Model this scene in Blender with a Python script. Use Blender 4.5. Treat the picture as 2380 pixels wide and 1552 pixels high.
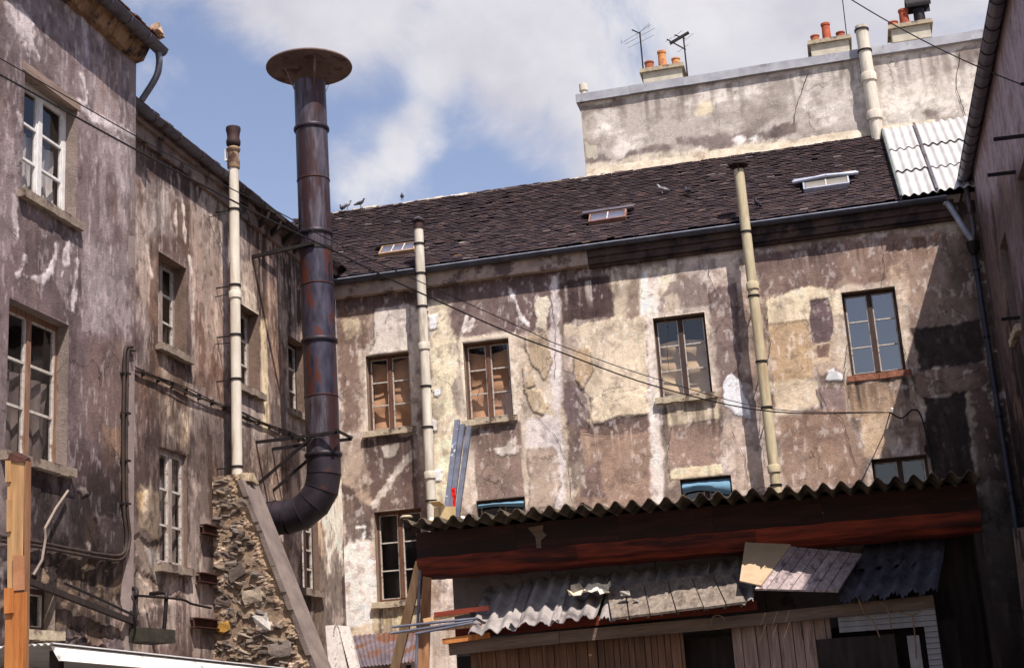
import bpy, math, random
import numpy as np
from mathutils import Vector, Matrix

for o in list(bpy.data.objects): bpy.data.objects.remove(o)
scene = bpy.context.scene
COL = scene.collection
rng = np.random.default_rng(7)
random.seed(7)
R = math.radians

# ------------------------------------------------------------------ camera
# pixel coordinates below are those of the photograph scaled to 2380 x 1552
FPX, PITCH, ROLL, YAW = 3306.0, R(15.03), R(-3.79), R(-12.6)
EYE = np.array([0.0, 0.0, 1.7])
_fw = np.array([math.sin(YAW)*math.cos(PITCH), math.cos(YAW)*math.cos(PITCH), math.sin(PITCH)])
_rt = np.array([math.cos(YAW), -math.sin(YAW), 0.0]); _up = np.cross(_rt, _fw)
CR = math.cos(ROLL)*_rt + math.sin(ROLL)*_up
CU = -math.sin(ROLL)*_rt + math.cos(ROLL)*_up
cam_d = bpy.data.cameras.new('camera'); cam = bpy.data.objects.new('camera', cam_d); COL.objects.link(cam)
m = Matrix.Identity(4)
for i in range(3):
    m[i][0] = CR[i]; m[i][1] = CU[i]; m[i][2] = -_fw[i]; m[i][3] = EYE[i]
cam.matrix_world = m
cam_d.sensor_width = 36; cam_d.lens = 36*FPX/2380; cam_d.clip_end = 4000; cam_d.clip_start = .05
scene.camera = cam

def ray(x, y):
    d = _fw*FPX + CR*(x-1190) - CU*(y-776)
    return d/np.linalg.norm(d)
def atY(x, y, Y): d = ray(x, y); return EYE + d*(Y-EYE[1])/d[1]
def atX(x, y, X): d = ray(x, y); return EYE + d*(X-EYE[0])/d[0]
def atZ(x, y, Z): d = ray(x, y); return EYE + d*(Z-EYE[2])/d[2]
def atP(x, y, p, n):
    d = ray(x, y); p = np.array(p); n = np.array(n)
    return EYE + d*((p-EYE)@n)/(d@n)

# ------------------------------------------------------------------ world, sun, exposure
SUN = np.array([-.408, .465, -1.0]); SUN /= np.linalg.norm(SUN)
ELEV = math.asin(-SUN[2])
world = bpy.data.worlds.new('World'); scene.world = world; world.use_nodes = True
wn = world.node_tree; wn.nodes.clear()
def N(tree, t, **kw):
    n = tree.nodes.new(t)
    for k, v in kw.items(): setattr(n, k, v)
    return n
wo = N(wn, 'ShaderNodeOutputWorld'); wb = N(wn, 'ShaderNodeBackground')
sky = N(wn, 'ShaderNodeTexSky', sky_type='NISHITA', sun_disc=False)
sky.sun_elevation = ELEV; sky.sun_rotation = math.atan2(-SUN[0], -SUN[1])
sky.air_density = 1.3; sky.dust_density = .6; sky.ozone_density = 2.2; sky.altitude = 100
wb.inputs['Strength'].default_value = .072
tc = N(wn, 'ShaderNodeTexCoord')
def mathn(tree, op, a, b=None, clamp=False):
    n = N(tree, 'ShaderNodeMath', operation=op); n.use_clamp = clamp
    for i, v in enumerate((a, b)):
        if v is None: continue
        if isinstance(v, (int, float)): n.inputs[i].default_value = v
        else: tree.links.new(v, n.inputs[i])
    return n.outputs[0]
cn = N(wn, 'ShaderNodeTexNoise'); cn.inputs['Scale'].default_value = 5.5; cn.inputs['Detail'].default_value = 9; cn.inputs['Roughness'].default_value = .62
cn.inputs['Distortion'].default_value = .5
mp = N(wn, 'ShaderNodeMapping'); mp.inputs['Scale'].default_value = (1, 1, 1.25); mp.inputs['Location'].default_value = (.37, .13, .6)
wn.links.new(tc.outputs['Generated'], mp.inputs['Vector']); wn.links.new(mp.outputs[0], cn.inputs['Vector'])
field = mathn(wn, 'ADD', cn.outputs['Fac'], .0)
# where the clouds of the day stand (direction, angular size, amount): blue gaps negative
for px, py, rad, amt in [(470, 260, 3.6, -.2), (560, 420, 2.6, -.07), (1170, 330, 2.6, -.17), (850, 240, 1.6, -.12), (1000, 60, 5.0, .16), (1250, 180, 4.0, .08), (1500, 120, 6.0, .18),
                         (2000, 60, 7.0, .2), (850, 380, 1.6, .18), (960, 320, 1.1, .14), (380, 200, 1.1, .22), (620, 330, 1.3, .22), (700, 40, 3.0, .14), (480, 20, 2.2, .10), (900, 470, 1.6, .1), (1250, 250, 2.0, .06)]:
    d = ray(px, py)
    dp = N(wn, 'ShaderNodeVectorMath', operation='DOT_PRODUCT'); wn.links.new(tc.outputs['Generated'], dp.inputs[0]); dp.inputs[1].default_value = tuple(d)
    mr = N(wn, 'ShaderNodeMapRange', interpolation_type='SMOOTHERSTEP')
    wn.links.new(dp.outputs['Value'], mr.inputs['Value'])
    mr.inputs['From Min'].default_value = math.cos(R(rad*1.6)); mr.inputs['From Max'].default_value = 1.0
    mr.inputs['To Min'].default_value = 0; mr.inputs['To Max'].default_value = amt
    field = mathn(wn, 'ADD', field, mr.outputs[0])
cm = N(wn, 'ShaderNodeMapRange', interpolation_type='SMOOTHSTEP'); wn.links.new(field, cm.inputs['Value'])
cm.inputs['From Min'].default_value = .45; cm.inputs['From Max'].default_value = .77
skyt = N(wn, 'ShaderNodeMixRGB', blend_type='MULTIPLY'); skyt.inputs[0].default_value = 1; skyt.inputs[2].default_value = (1.75, 1.42, 1.40, 1)
wn.links.new(sky.outputs[0], skyt.inputs[1])
cmix = N(wn, 'ShaderNodeMixRGB'); wn.links.new(cm.outputs[0], cmix.inputs[0]); wn.links.new(skyt.outputs[0], cmix.inputs[1])
cc2 = N(wn, 'ShaderNodeTexNoise'); cc2.inputs['Scale'].default_value = 9; cc2.inputs['Detail'].default_value = 7; cc2.inputs['Roughness'].default_value = .55; wn.links.new(mp.outputs[0], cc2.inputs['Vector'])
ccr = N(wn, 'ShaderNodeValToRGB'); ce = ccr.color_ramp.elements; ce[0].position = .36; ce[1].position = .62; ce[0].color = (5.8, 5.7, 6.4, 1); ce[1].color = (7.4, 7.3, 7.7, 1); wn.links.new(cc2.outputs['Fac'], ccr.inputs[0]); wn.links.new(ccr.outputs[0], cmix.inputs[2])
wn.links.new(cmix.outputs[0], wb.inputs['Color']); wn.links.new(wb.outputs[0], wo.inputs['Surface'])

sun_d = bpy.data.lights.new('sun', 'SUN'); sun_d.energy = 5.0; sun_d.angle = R(.5); sun_d.color = (1.0, .93, .875)
sun = bpy.data.objects.new('sun', sun_d); COL.objects.link(sun)
sun.rotation_euler = Vector(SUN).to_track_quat('-Z', 'Y').to_euler(); sun.location = (8, -8, 25)
scene.view_settings.view_transform = 'Standard'; scene.view_settings.look = 'None'
scene.view_settings.exposure = .6; scene.view_settings.gamma = 1.0; scene.view_settings.use_curve_mapping = False

# ------------------------------------------------------------------ colour, noise, materials
def lin(c):
    c = np.array(c, float)/255.0
    return np.where(c <= .04045, c/12.92, ((c+.055)/1.055)**2.4)
def L4(c): return tuple(lin(c)) + (1.0,)

_T = rng.random((8, 256, 256))
def vnoise(x, y, s=0):
    t = _T[s % 8]; xi = np.floor(x).astype(int); yi = np.floor(y).astype(int)
    fx = x-xi; fy = y-yi; fx = fx*fx*(3-2*fx); fy = fy*fy*(3-2*fy)
    a = t[xi % 256, yi % 256]; b = t[(xi+1) % 256, yi % 256]; c = t[xi % 256, (yi+1) % 256]; d = t[(xi+1) % 256, (yi+1) % 256]
    return (a*(1-fx)+b*fx)*(1-fy)+(c*(1-fx)+d*fx)*fy
def fbm(x, y, o=4, s=0):
    v = 0; a = .5; tot = 0
    for i in range(o):
        v = v + a*vnoise(x*2**i+17.3*i+s*31, y*2**i+9.1*i+s*13, s+i); tot += a; a *= .6
    return v/tot
def sstep(a, b, x):
    t = np.clip((x-a)/(b-a), 0, 1); return t*t*(3-2*t)

MATS = {}
def mat(name, c1, c2=None, scale=6, rough=.85, metal=0, bump=.15, stretch=(1, 1, 1), c3=None, t3=.62, scale3=2.0, attr=False, spec=.3, detail=6, bscale=None, soft3=.05, rand=0.0, lo=.70, hi=1.22):
    if name in MATS: return MATS[name]
    M = bpy.data.materials.new(name); M.use_nodes = True; t = M.node_tree; t.nodes.clear()
    out = N(t, 'ShaderNodeOutputMaterial'); b = N(t, 'ShaderNodeBsdfPrincipled')
    b.inputs['Roughness'].default_value = rough; b.inputs['Metallic'].default_value = metal; b.inputs['Specular IOR Level'].default_value = spec
    tcn = N(t, 'ShaderNodeTexCoord'); mpn = N(t, 'ShaderNodeMapping'); mpn.inputs['Scale'].default_value = stretch
    t.links.new(tcn.outputs['Object'], mpn.inputs['Vector'])
    oi = N(t, 'ShaderNodeObjectInfo')
    if rand:
        ad = N(t, 'ShaderNodeVectorMath', operation='ADD'); sc = N(t, 'ShaderNodeVectorMath', operation='SCALE'); sc.inputs['Scale'].default_value = 37
        cmb = N(t, 'ShaderNodeCombineXYZ'); t.links.new(oi.outputs['Random'], cmb.inputs[0]); t.links.new(oi.outputs['Random'], cmb.inputs[1])
        t.links.new(cmb.outputs[0], sc.inputs[0]); t.links.new(tcn.outputs['Object'], ad.inputs[0]); t.links.new(sc.outputs[0], ad.inputs[1]); t.links.new(ad.outputs[0], mpn.inputs['Vector'])
    n1 = N(t, 'ShaderNodeTexNoise'); n1.inputs['Scale'].default_value = scale; n1.inputs['Detail'].default_value = detail; n1.inputs['Roughness'].default_value = .62
    t.links.new(mpn.outputs[0], n1.inputs['Vector'])
    if attr:
        a = N(t, 'ShaderNodeAttribute', attribute_name='Col')
        mr = N(t, 'ShaderNodeMapRange'); t.links.new(n1.outputs['Fac'], mr.inputs['Value'])
        mr.inputs['From Min'].default_value = .3; mr.inputs['From Max'].default_value = .7; mr.inputs['To Min'].default_value = lo; mr.inputs['To Max'].default_value = hi
        mx = N(t, 'ShaderNodeVectorMath', operation='SCALE'); t.links.new(a.outputs['Color'], mx.inputs[0]); t.links.new(mr.outputs[0], mx.inputs['Scale'])
        colr = mx.outputs[0]
    else:
        rp = N(t, 'ShaderNodeValToRGB'); e = rp.color_ramp.elements; e[0].position = .34; e[1].position = .66
        e[0].color = L4(c1); e[1].color = L4(c2 or c1); t.links.new(n1.outputs['Fac'], rp.inputs[0]); colr = rp.outputs[0]
    if c3 is not None:
        n3 = N(t, 'ShaderNodeTexNoise'); n3.inputs['Scale'].default_value = scale3; n3.inputs['Detail'].default_value = 7; n3.inputs['Roughness'].default_value = .65
        t.links.new(mpn.outputs[0], n3.inputs['Vector'])
        mr = N(t, 'ShaderNodeMapRange', interpolation_type='SMOOTHSTEP'); t.links.new(n3.outputs['Fac'], mr.inputs['Value']); mr.inputs['From Min'].default_value = t3-soft3; mr.inputs['From Max'].default_value = t3+soft3
        mx = N(t, 'ShaderNodeMixRGB'); t.links.new(mr.outputs[0], mx.inputs[0]); t.links.new(colr, mx.inputs[1]); mx.inputs[2].default_value = L4(c3); colr = mx.outputs[0]
    if rand:
        mr = N(t, 'ShaderNodeMapRange'); t.links.new(oi.outputs['Random'], mr.inputs['Value']); mr.inputs['To Min'].default_value = 1-rand; mr.inputs['To Max'].default_value = 1+rand
        mx = N(t, 'ShaderNodeVectorMath', operation='SCALE'); t.links.new(colr, mx.inputs[0]); t.links.new(mr.outputs[0], mx.inputs['Scale']); colr = mx.outputs[0]
    t.links.new(colr, b.inputs['Base Color'])
    if bump:
        nb = N(t, 'ShaderNodeTexNoise'); nb.inputs['Scale'].default_value = bscale or scale*3; nb.inputs['Detail'].default_value = 6; nb.inputs['Roughness'].default_value = .7
        t.links.new(mpn.outputs[0], nb.inputs['Vector'])
        bp = N(t, 'ShaderNodeBump'); bp.inputs['Strength'].default_value = bump; bp.inputs['Distance'].default_value = .03
        t.links.new(nb.outputs['Fac'], bp.inputs['Height']); t.links.new(bp.outputs[0], b.inputs['Normal'])
    t.links.new(b.outputs[0], out.inputs['Surface']); MATS[name] = M; return M

def glass(name, tint, refl, rough=.03):
    M = bpy.data.materials.new(name); M.use_nodes = True; t = M.node_tree; t.nodes.clear()
    out = N(t, 'ShaderNodeOutputMaterial'); tr = N(t, 'ShaderNodeBsdfTransparent'); tr.inputs[0].default_value = L4(tint)
    gl = N(t, 'ShaderNodeBsdfGlossy'); gl.inputs['Roughness'].default_value = rough
    nt = N(t, 'ShaderNodeTexNoise'); nt.inputs['Scale'].default_value = 5; bp = N(t, 'ShaderNodeBump'); bp.inputs['Strength'].default_value = .05; bp.inputs['Distance'].default_value = .02
    t.links.new(nt.outputs['Fac'], bp.inputs['Height']); t.links.new(bp.outputs[0], gl.inputs['Normal'])
    lw = N(t, 'ShaderNodeLayerWeight'); lw.inputs['Blend'].default_value = .5
    f2 = mathn(t, 'ADD', mathn(t, 'MULTIPLY', mathn(t, 'POWER', lw.outputs['Facing'], 5.0), .9), .085+refl, True)
    mx = N(t, 'ShaderNodeMixShader'); t.links.new(f2, mx.inputs[0]); t.links.new(tr.outputs[0], mx.inputs[1]); t.links.new(gl.outputs[0], mx.inputs[2])
    t.links.new(mx.outputs[0], out.inputs['Surface']); MATS[name] = M; return M

PLASTER = mat('plaster', None, attr=True, scale=11, lo=.84, hi=1.13, bump=.5, bscale=34, rough=.95, spec=.15, detail=8)
def enrich(M):
    t = M.node_tree; b = next(n for n in t.nodes if n.type == 'BSDF_PRINCIPLED'); src = b.inputs['Base Color'].links[0].from_socket
    tcn = next(n for n in t.nodes if n.type == 'TEX_COORD')
    def noise(sc, det, rg=.65, dist=0.):
        n = N(t, 'ShaderNodeTexNoise'); n.inputs['Scale'].default_value = sc; n.inputs['Detail'].default_value = det; n.inputs['Roughness'].default_value = rg; n.inputs['Distortion'].default_value = dist; t.links.new(tcn.outputs['Object'], n.inputs['Vector']); return n.outputs['Fac']
    def ss(v, a, c, lo=0., hi=1.):
        n = N(t, 'ShaderNodeMapRange', interpolation_type='SMOOTHSTEP'); t.links.new(v, n.inputs['Value']); n.inputs['From Min'].default_value = a; n.inputs['From Max'].default_value = c; n.inputs['To Min'].default_value = lo; n.inputs['To Max'].default_value = hi; return n.outputs[0]
    f = ss(noise(1.7, 12, .7, .3), .53, .565, 1., .80)              # ragged lost skin of limewash
    f = mathn(t, 'MULTIPLY', f, ss(noise(2.6, 12, .72), .56, .60, 1., 1.15))
    sm = N(t, 'ShaderNodeMapping'); sm.inputs['Scale'].default_value = (5, 5, .55); t.links.new(tcn.outputs['Object'], sm.inputs['Vector']); sn = N(t, 'ShaderNodeTexNoise'); sn.inputs['Scale'].default_value = 1.6; sn.inputs['Detail'].default_value = 9; sn.inputs['Roughness'].default_value = .7; t.links.new(sm.outputs[0], sn.inputs['Vector'])
    f = mathn(t, 'MULTIPLY', f, ss(sn.outputs['Fac'], .54, .66, 1., .84))
    f = mathn(t, 'MULTIPLY', f, ss(noise(34, 4), .66, .74, 1., .72))   # pits
    f = mathn(t, 'MULTIPLY', f, ss(noise(120, 2), .3, .7, .9, 1.08))  # grain
    wr = N(t, 'ShaderNodeTexNoise'); wr.inputs['Scale'].default_value = 3; wr.inputs['Detail'].default_value = 5; t.links.new(tcn.outputs['Object'], wr.inputs['Vector'])
    mv = N(t, 'ShaderNodeMixRGB', blend_type='LINEAR_LIGHT'); mv.inputs[0].default_value = .22; t.links.new(tcn.outputs['Object'], mv.inputs[1]); t.links.new(wr.outputs['Color'], mv.inputs[2])
    vo = N(t, 'ShaderNodeTexVoronoi', feature='DISTANCE_TO_EDGE'); vo.inputs['Scale'].default_value = 1.05; t.links.new(mv.outputs[0], vo.inputs['Vector'])
    ln = ss(vo.outputs['Distance'], .004, .011, 0., 1.); on = ss(noise(.8, 3), .535, .60, 0., 1.)
    ck = mathn(t, 'SUBTRACT', 1., mathn(t, 'MULTIPLY', mathn(t, 'MULTIPLY', mathn(t, 'SUBTRACT', 1., ln), on), .5))
    f = mathn(t, 'MULTIPLY', f, ck)
    mx = N(t, 'ShaderNodeVectorMath', operation='SCALE'); t.links.new(src, mx.inputs[0]); t.links.new(f, mx.inputs['Scale']); t.links.new(mx.outputs[0], b.inputs['Base Color'])
enrich(PLASTER)
TILE = mat('roof_tile', None, attr=True, scale=9, bump=.4, bscale=40, rough=.9, spec=.2, rand=.0)
STONE = mat('rubble_stone', None, attr=True, scale=9, bump=1.0, bscale=22, rough=.95, spec=.1)
MORTAR = mat('mortar', (108, 88, 72), (158, 136, 112), scale=7, bump=.8, rough=.95)
CAPMORT = mat('render_coat', (106, 94, 88), (132, 118, 110), scale=3, bump=.4, bscale=30, rough=.95)
WOODBR = mat('brown_window_wood', (74, 48, 36), (116, 80, 60), scale=5, stretch=(6, 6, .6), bump=.2, rough=.8)
WOODDK = mat('dark_window_wood', (48, 36, 34), (78, 58, 50), scale=5, stretch=(6, 6, .6), bump=.2, rough=.7)
WOODWH = mat('white_window_paint', (196, 192, 190), (226, 222, 216), scale=8, bump=.1, rough=.6, c3=(150, 135, 120), t3=.66)
PUTTY = mat('putty_paint', (160, 150, 140), (198, 190, 180), scale=20, bump=.1, rough=.7, c3=(128, 108, 92), t3=.6, scale3=9)
SILLG = mat('grey_sill_stone', (118, 104, 92), (154, 138, 122), scale=6, bump=.5, rough=.95, c3=(82, 68, 62), t3=.56, scale3=3)
SILL = mat('sill_stone', (160, 145, 122), (196, 181, 156), scale=6, bump=.5, rough=.95, c3=(96, 80, 70), t3=.58, scale3=3)
ROOM = mat('unlit_room', (66, 58, 56), (92, 82, 78), scale=2, bump=0, rough=1)
PAPER = mat('brown_paper', (176, 130, 94), (210, 164, 126), scale=1.6, bump=.25, bscale=3, rough=.9)
PAPERL = mat('cream_paper', (186, 156, 118), (216, 190, 150), scale=1.6, bump=.25, bscale=3, rough=.9)
CURT = mat('net_curtain', (168, 158, 152), (204, 196, 188), scale=3, stretch=(5, 5, .5), bump=.2, rough=.9)
GLASS = glass('window_glass', (236, 236, 238), .0)
GLASSB = glass('sky_glass', (140, 140, 150), .16, .02)
ZINC = mat('zinc', (132, 136, 150), (172, 176, 190), scale=3, metal=.25, rough=.5, bump=.08, c3=(96, 92, 96), t3=.64)
ZINCDK = mat('weathered_zinc', (74, 70, 78), (104, 98, 104), scale=4, metal=.3, rough=.55, bump=.1, c3=(56, 44, 42), t3=.58)
IRON = mat('black_iron', (26, 22, 24), (44, 38, 38), scale=9, metal=.4, rough=.6, bump=.15)
RUST = mat('rusty_iron', (46, 27, 24), (82, 48, 38), scale=8, metal=.2, rough=.85, bump=.4)
FLUE = mat('flue_steel', rand=.06, c1=(34, 27, 32), c2=(98, 90, 98), scale=3.2, stretch=(2.6, 2.6, .42), metal=.35, rough=.45, bump=.1, c3=(60, 40, 40), t3=.53, scale3=1.2, soft3=.05, bscale=8)
FLUER = mat('flue_steel_rusted', rand=.06, c1=(34, 30, 39), c2=(76, 71, 86), scale=3.0, stretch=(2.2, 2.2, .6), metal=.35, rough=.5, bump=.12, c3=(84, 46, 36), t3=.555, scale3=1.5, soft3=.025, bscale=8)
FLUEDK = mat('flue_elbow_steel', rand=.05, c1=(38, 34, 40), c2=(62, 54, 60), scale=2.5, metal=.4, rough=.5, bump=.12, c3=(78, 46, 36), t3=.66, scale3=2)
HATM = mat('rusted_hat', (100, 84, 78), (134, 116, 106), scale=2.2, metal=.1, rough=.8, bump=.2, c3=(86, 64, 58), t3=.56, scale3=2.2)
CEM = mat('cement_pipe', rand=.05, c1=(176, 166, 150), c2=(214, 206, 190), scale=2.5, stretch=(3, 3, .6), bump=.12, rough=.85, c3=(134, 116, 92), t3=.63, scale3=1.3, soft3=.1)
CEMY = mat('yellowed_cement_pipe', rand=.05, c1=(164, 150, 120), c2=(194, 181, 150), scale=2.5, stretch=(3, 3, .6), bump=.12, rough=.85, c3=(140, 104, 70), t3=.62, scale3=1.0, soft3=.1)
CEMW = mat('white_cement_pipe', rand=.05, c1=(182, 172, 156), c2=(212, 203, 188), scale=2.5, stretch=(3, 3, .5), bump=.12, rough=.85, c3=(150, 128, 104), t3=.66, scale3=1.3, soft3=.1)
SOOT = mat('sooty_pot', (34, 24, 26), (64, 40, 36), scale=5, rough=.7, bump=.2)
CORR = mat('fibre_cement', rand=.05, c1=(122, 114, 112), c2=(160, 152, 146), scale=3, bump=.4, bscale=30, rough=.95, c3=(76, 70, 72), t3=.6, scale3=2.6, soft3=.12)
CORRDK = mat('mossy_fibre_cement', rand=.05, c1=(66, 57, 47), c2=(112, 99, 82), scale=3, bump=.4, bscale=30, rough=.95, c3=(46, 39, 35), t3=.55, scale3=3.5, soft3=.1)
CORRBK = mat('tarred_fibre_cement', (60, 58, 66), (92, 90, 100), scale=3, bump=.4, bscale=30, rough=.9, c3=(40, 38, 44), t3=.55, scale3=2.2, soft3=.1)
CORRWH = mat('white_fibre_cement', (160, 157, 155), (182, 179, 176), scale=2, bump=.1, rough=.8, c3=(160, 152, 148), t3=.66, scale3=1.2, soft3=.1)
POT = mat('terracotta', (152, 84, 58), (184, 112, 80), scale=5, bump=.15, rough=.85, rand=.18)
STACK = mat('stack_render', (164, 156, 138), (190, 182, 164), scale=3, bump=.4, bscale=40, rough=.95, c3=(140, 122, 98), t3=.66)
REDW = mat('red_painted_wood', (84, 30, 19), (136, 56, 34), scale=5, stretch=(.35, 3, 3), rand=.25, bump=.3, rough=.8, c3=(48, 20, 16), t3=.55, scale3=1.3, soft3=.08)
BRNW = mat('stained_brown_fascia', (32, 20, 17), (60, 32, 25), scale=5, stretch=(.35, 3, 3), rand=.15, bump=.3, rough=.85, c3=(34, 22, 20), t3=.55, scale3=1.2, soft3=.08)
GREYW = mat('weathered_board', (98, 87, 78), (138, 125, 112), scale=3.5, stretch=(7, .8, 7), bump=.35, rough=.9, c3=(78, 68, 60), t3=.6, scale3=1.2, soft3=.1, rand=.16)
PLANKW = mat('old_brown_plank', (78, 54, 38), (116, 84, 60), scale=3.5, stretch=(7, 7, .6), bump=.35, rough=.9, c3=(70, 48, 38), t3=.6, scale3=1.4, soft3=.1, rand=.18)
BEAMW = mat('grey_brown_beam', (84, 68, 58), (116, 96, 82), scale=3, stretch=(.5, 6, 6), bump=.3, rough=.9, c3=(84, 66, 58), t3=.62)
PLY = mat('plywood', (156, 134, 106), (184, 162, 132), scale=1.6, bump=.15, rough=.85, c3=(140, 110, 88), t3=.58, scale3=.9, soft3=.08)
ORNG = mat('orange_timber', (142, 82, 38), (184, 120, 62), scale=3, stretch=(5, 5, .5), bump=.2, rough=.75, c3=(150, 84, 36), t3=.64, scale3=1.6, rand=.12)
TANW = mat('raw_timber', (172, 132, 92), (206, 168, 124), scale=3, stretch=(5, 5, .5), bump=.2, rough=.85, c3=(128, 92, 66), t3=.64, rand=.15)
DKW = mat('dark_timber', (28, 22, 21), (52, 41, 37), scale=3, stretch=(4, 4, .6), bump=.3, rough=.9)
WHITEM = mat('white_paint', (214, 208, 200), (234, 230, 222), scale=3, bump=.15, rough=.8, c3=(150, 138, 126), t3=.64)
SIDING = mat('white_siding', (112, 108, 108), (142, 138, 136), scale=4, bump=.15, rough=.8)
CARD = mat('cardboard', (186, 158, 112), (210, 184, 138), scale=4, bump=.1, rough=.9)
REDC = mat('red_cloth', (196, 24, 24), (220, 40, 36), scale=6, bump=.3, rough=.9)
GALV = mat('galvanised', (84, 85, 95), (116, 118, 130), scale=5, metal=.2, rough=.4, bump=.05)
BLUEC = mat('blue_blind', (84, 120, 142), (112, 148, 168), scale=2, stretch=(.6, 4, 4), bump=.2, rough=.8, c3=(120, 110, 90), t3=.66)
WIRE = mat('black_wire', (20, 18, 20), (30, 26, 28), scale=9, rough=.6, bump=0)
CABLE = mat('brown_cable', (40, 31, 28), (66, 52, 44), scale=5, rough=.7, bump=.1)
PORC = mat('porcelain', (204, 200, 192), (226, 222, 214), rough=.3, bump=0)
CRACK = mat('crack_shadow', (50, 40, 38), (66, 54, 48), rough=1, bump=0)
PIGEON = mat('pigeon_feather', (42, 40, 48), (78, 76, 86), scale=12, bump=.1, rough=.8)
PIGEONW = mat('white_pigeon_feather', (84, 82, 90), (168, 166, 166), scale=9, bump=.1, rough=.8)
GROUNDM = mat('yard_paving', (96, 90, 86), (128, 120, 112), scale=1.5, bump=.4, rough=.95)
BRICKM = mat('worn_brick', (112, 70, 54), (148, 100, 80), scale=6, bump=.5, rough=.95, rand=.15)
TWIG = mat('dry_twig', (92, 72, 54), (130, 104, 80), scale=6, bump=.2, rough=.9)

# ------------------------------------------------------------------ mesh helpers
WLOC = {}
def props(o, label=None, cat=None, group=None, kind=None):
    if label: o['label'] = label
    if cat: o['category'] = cat
    if group: o['group'] = group
    if kind: o['kind'] = kind
    return o
def empty(name, loc, label=None, cat=None, group=None):
    o = bpy.data.objects.new(name, None); COL.objects.link(o); o.location = tuple(loc); o.empty_display_size = .2
    WLOC[o.name] = np.array(loc, float); return props(o, label, cat, group)

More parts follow.
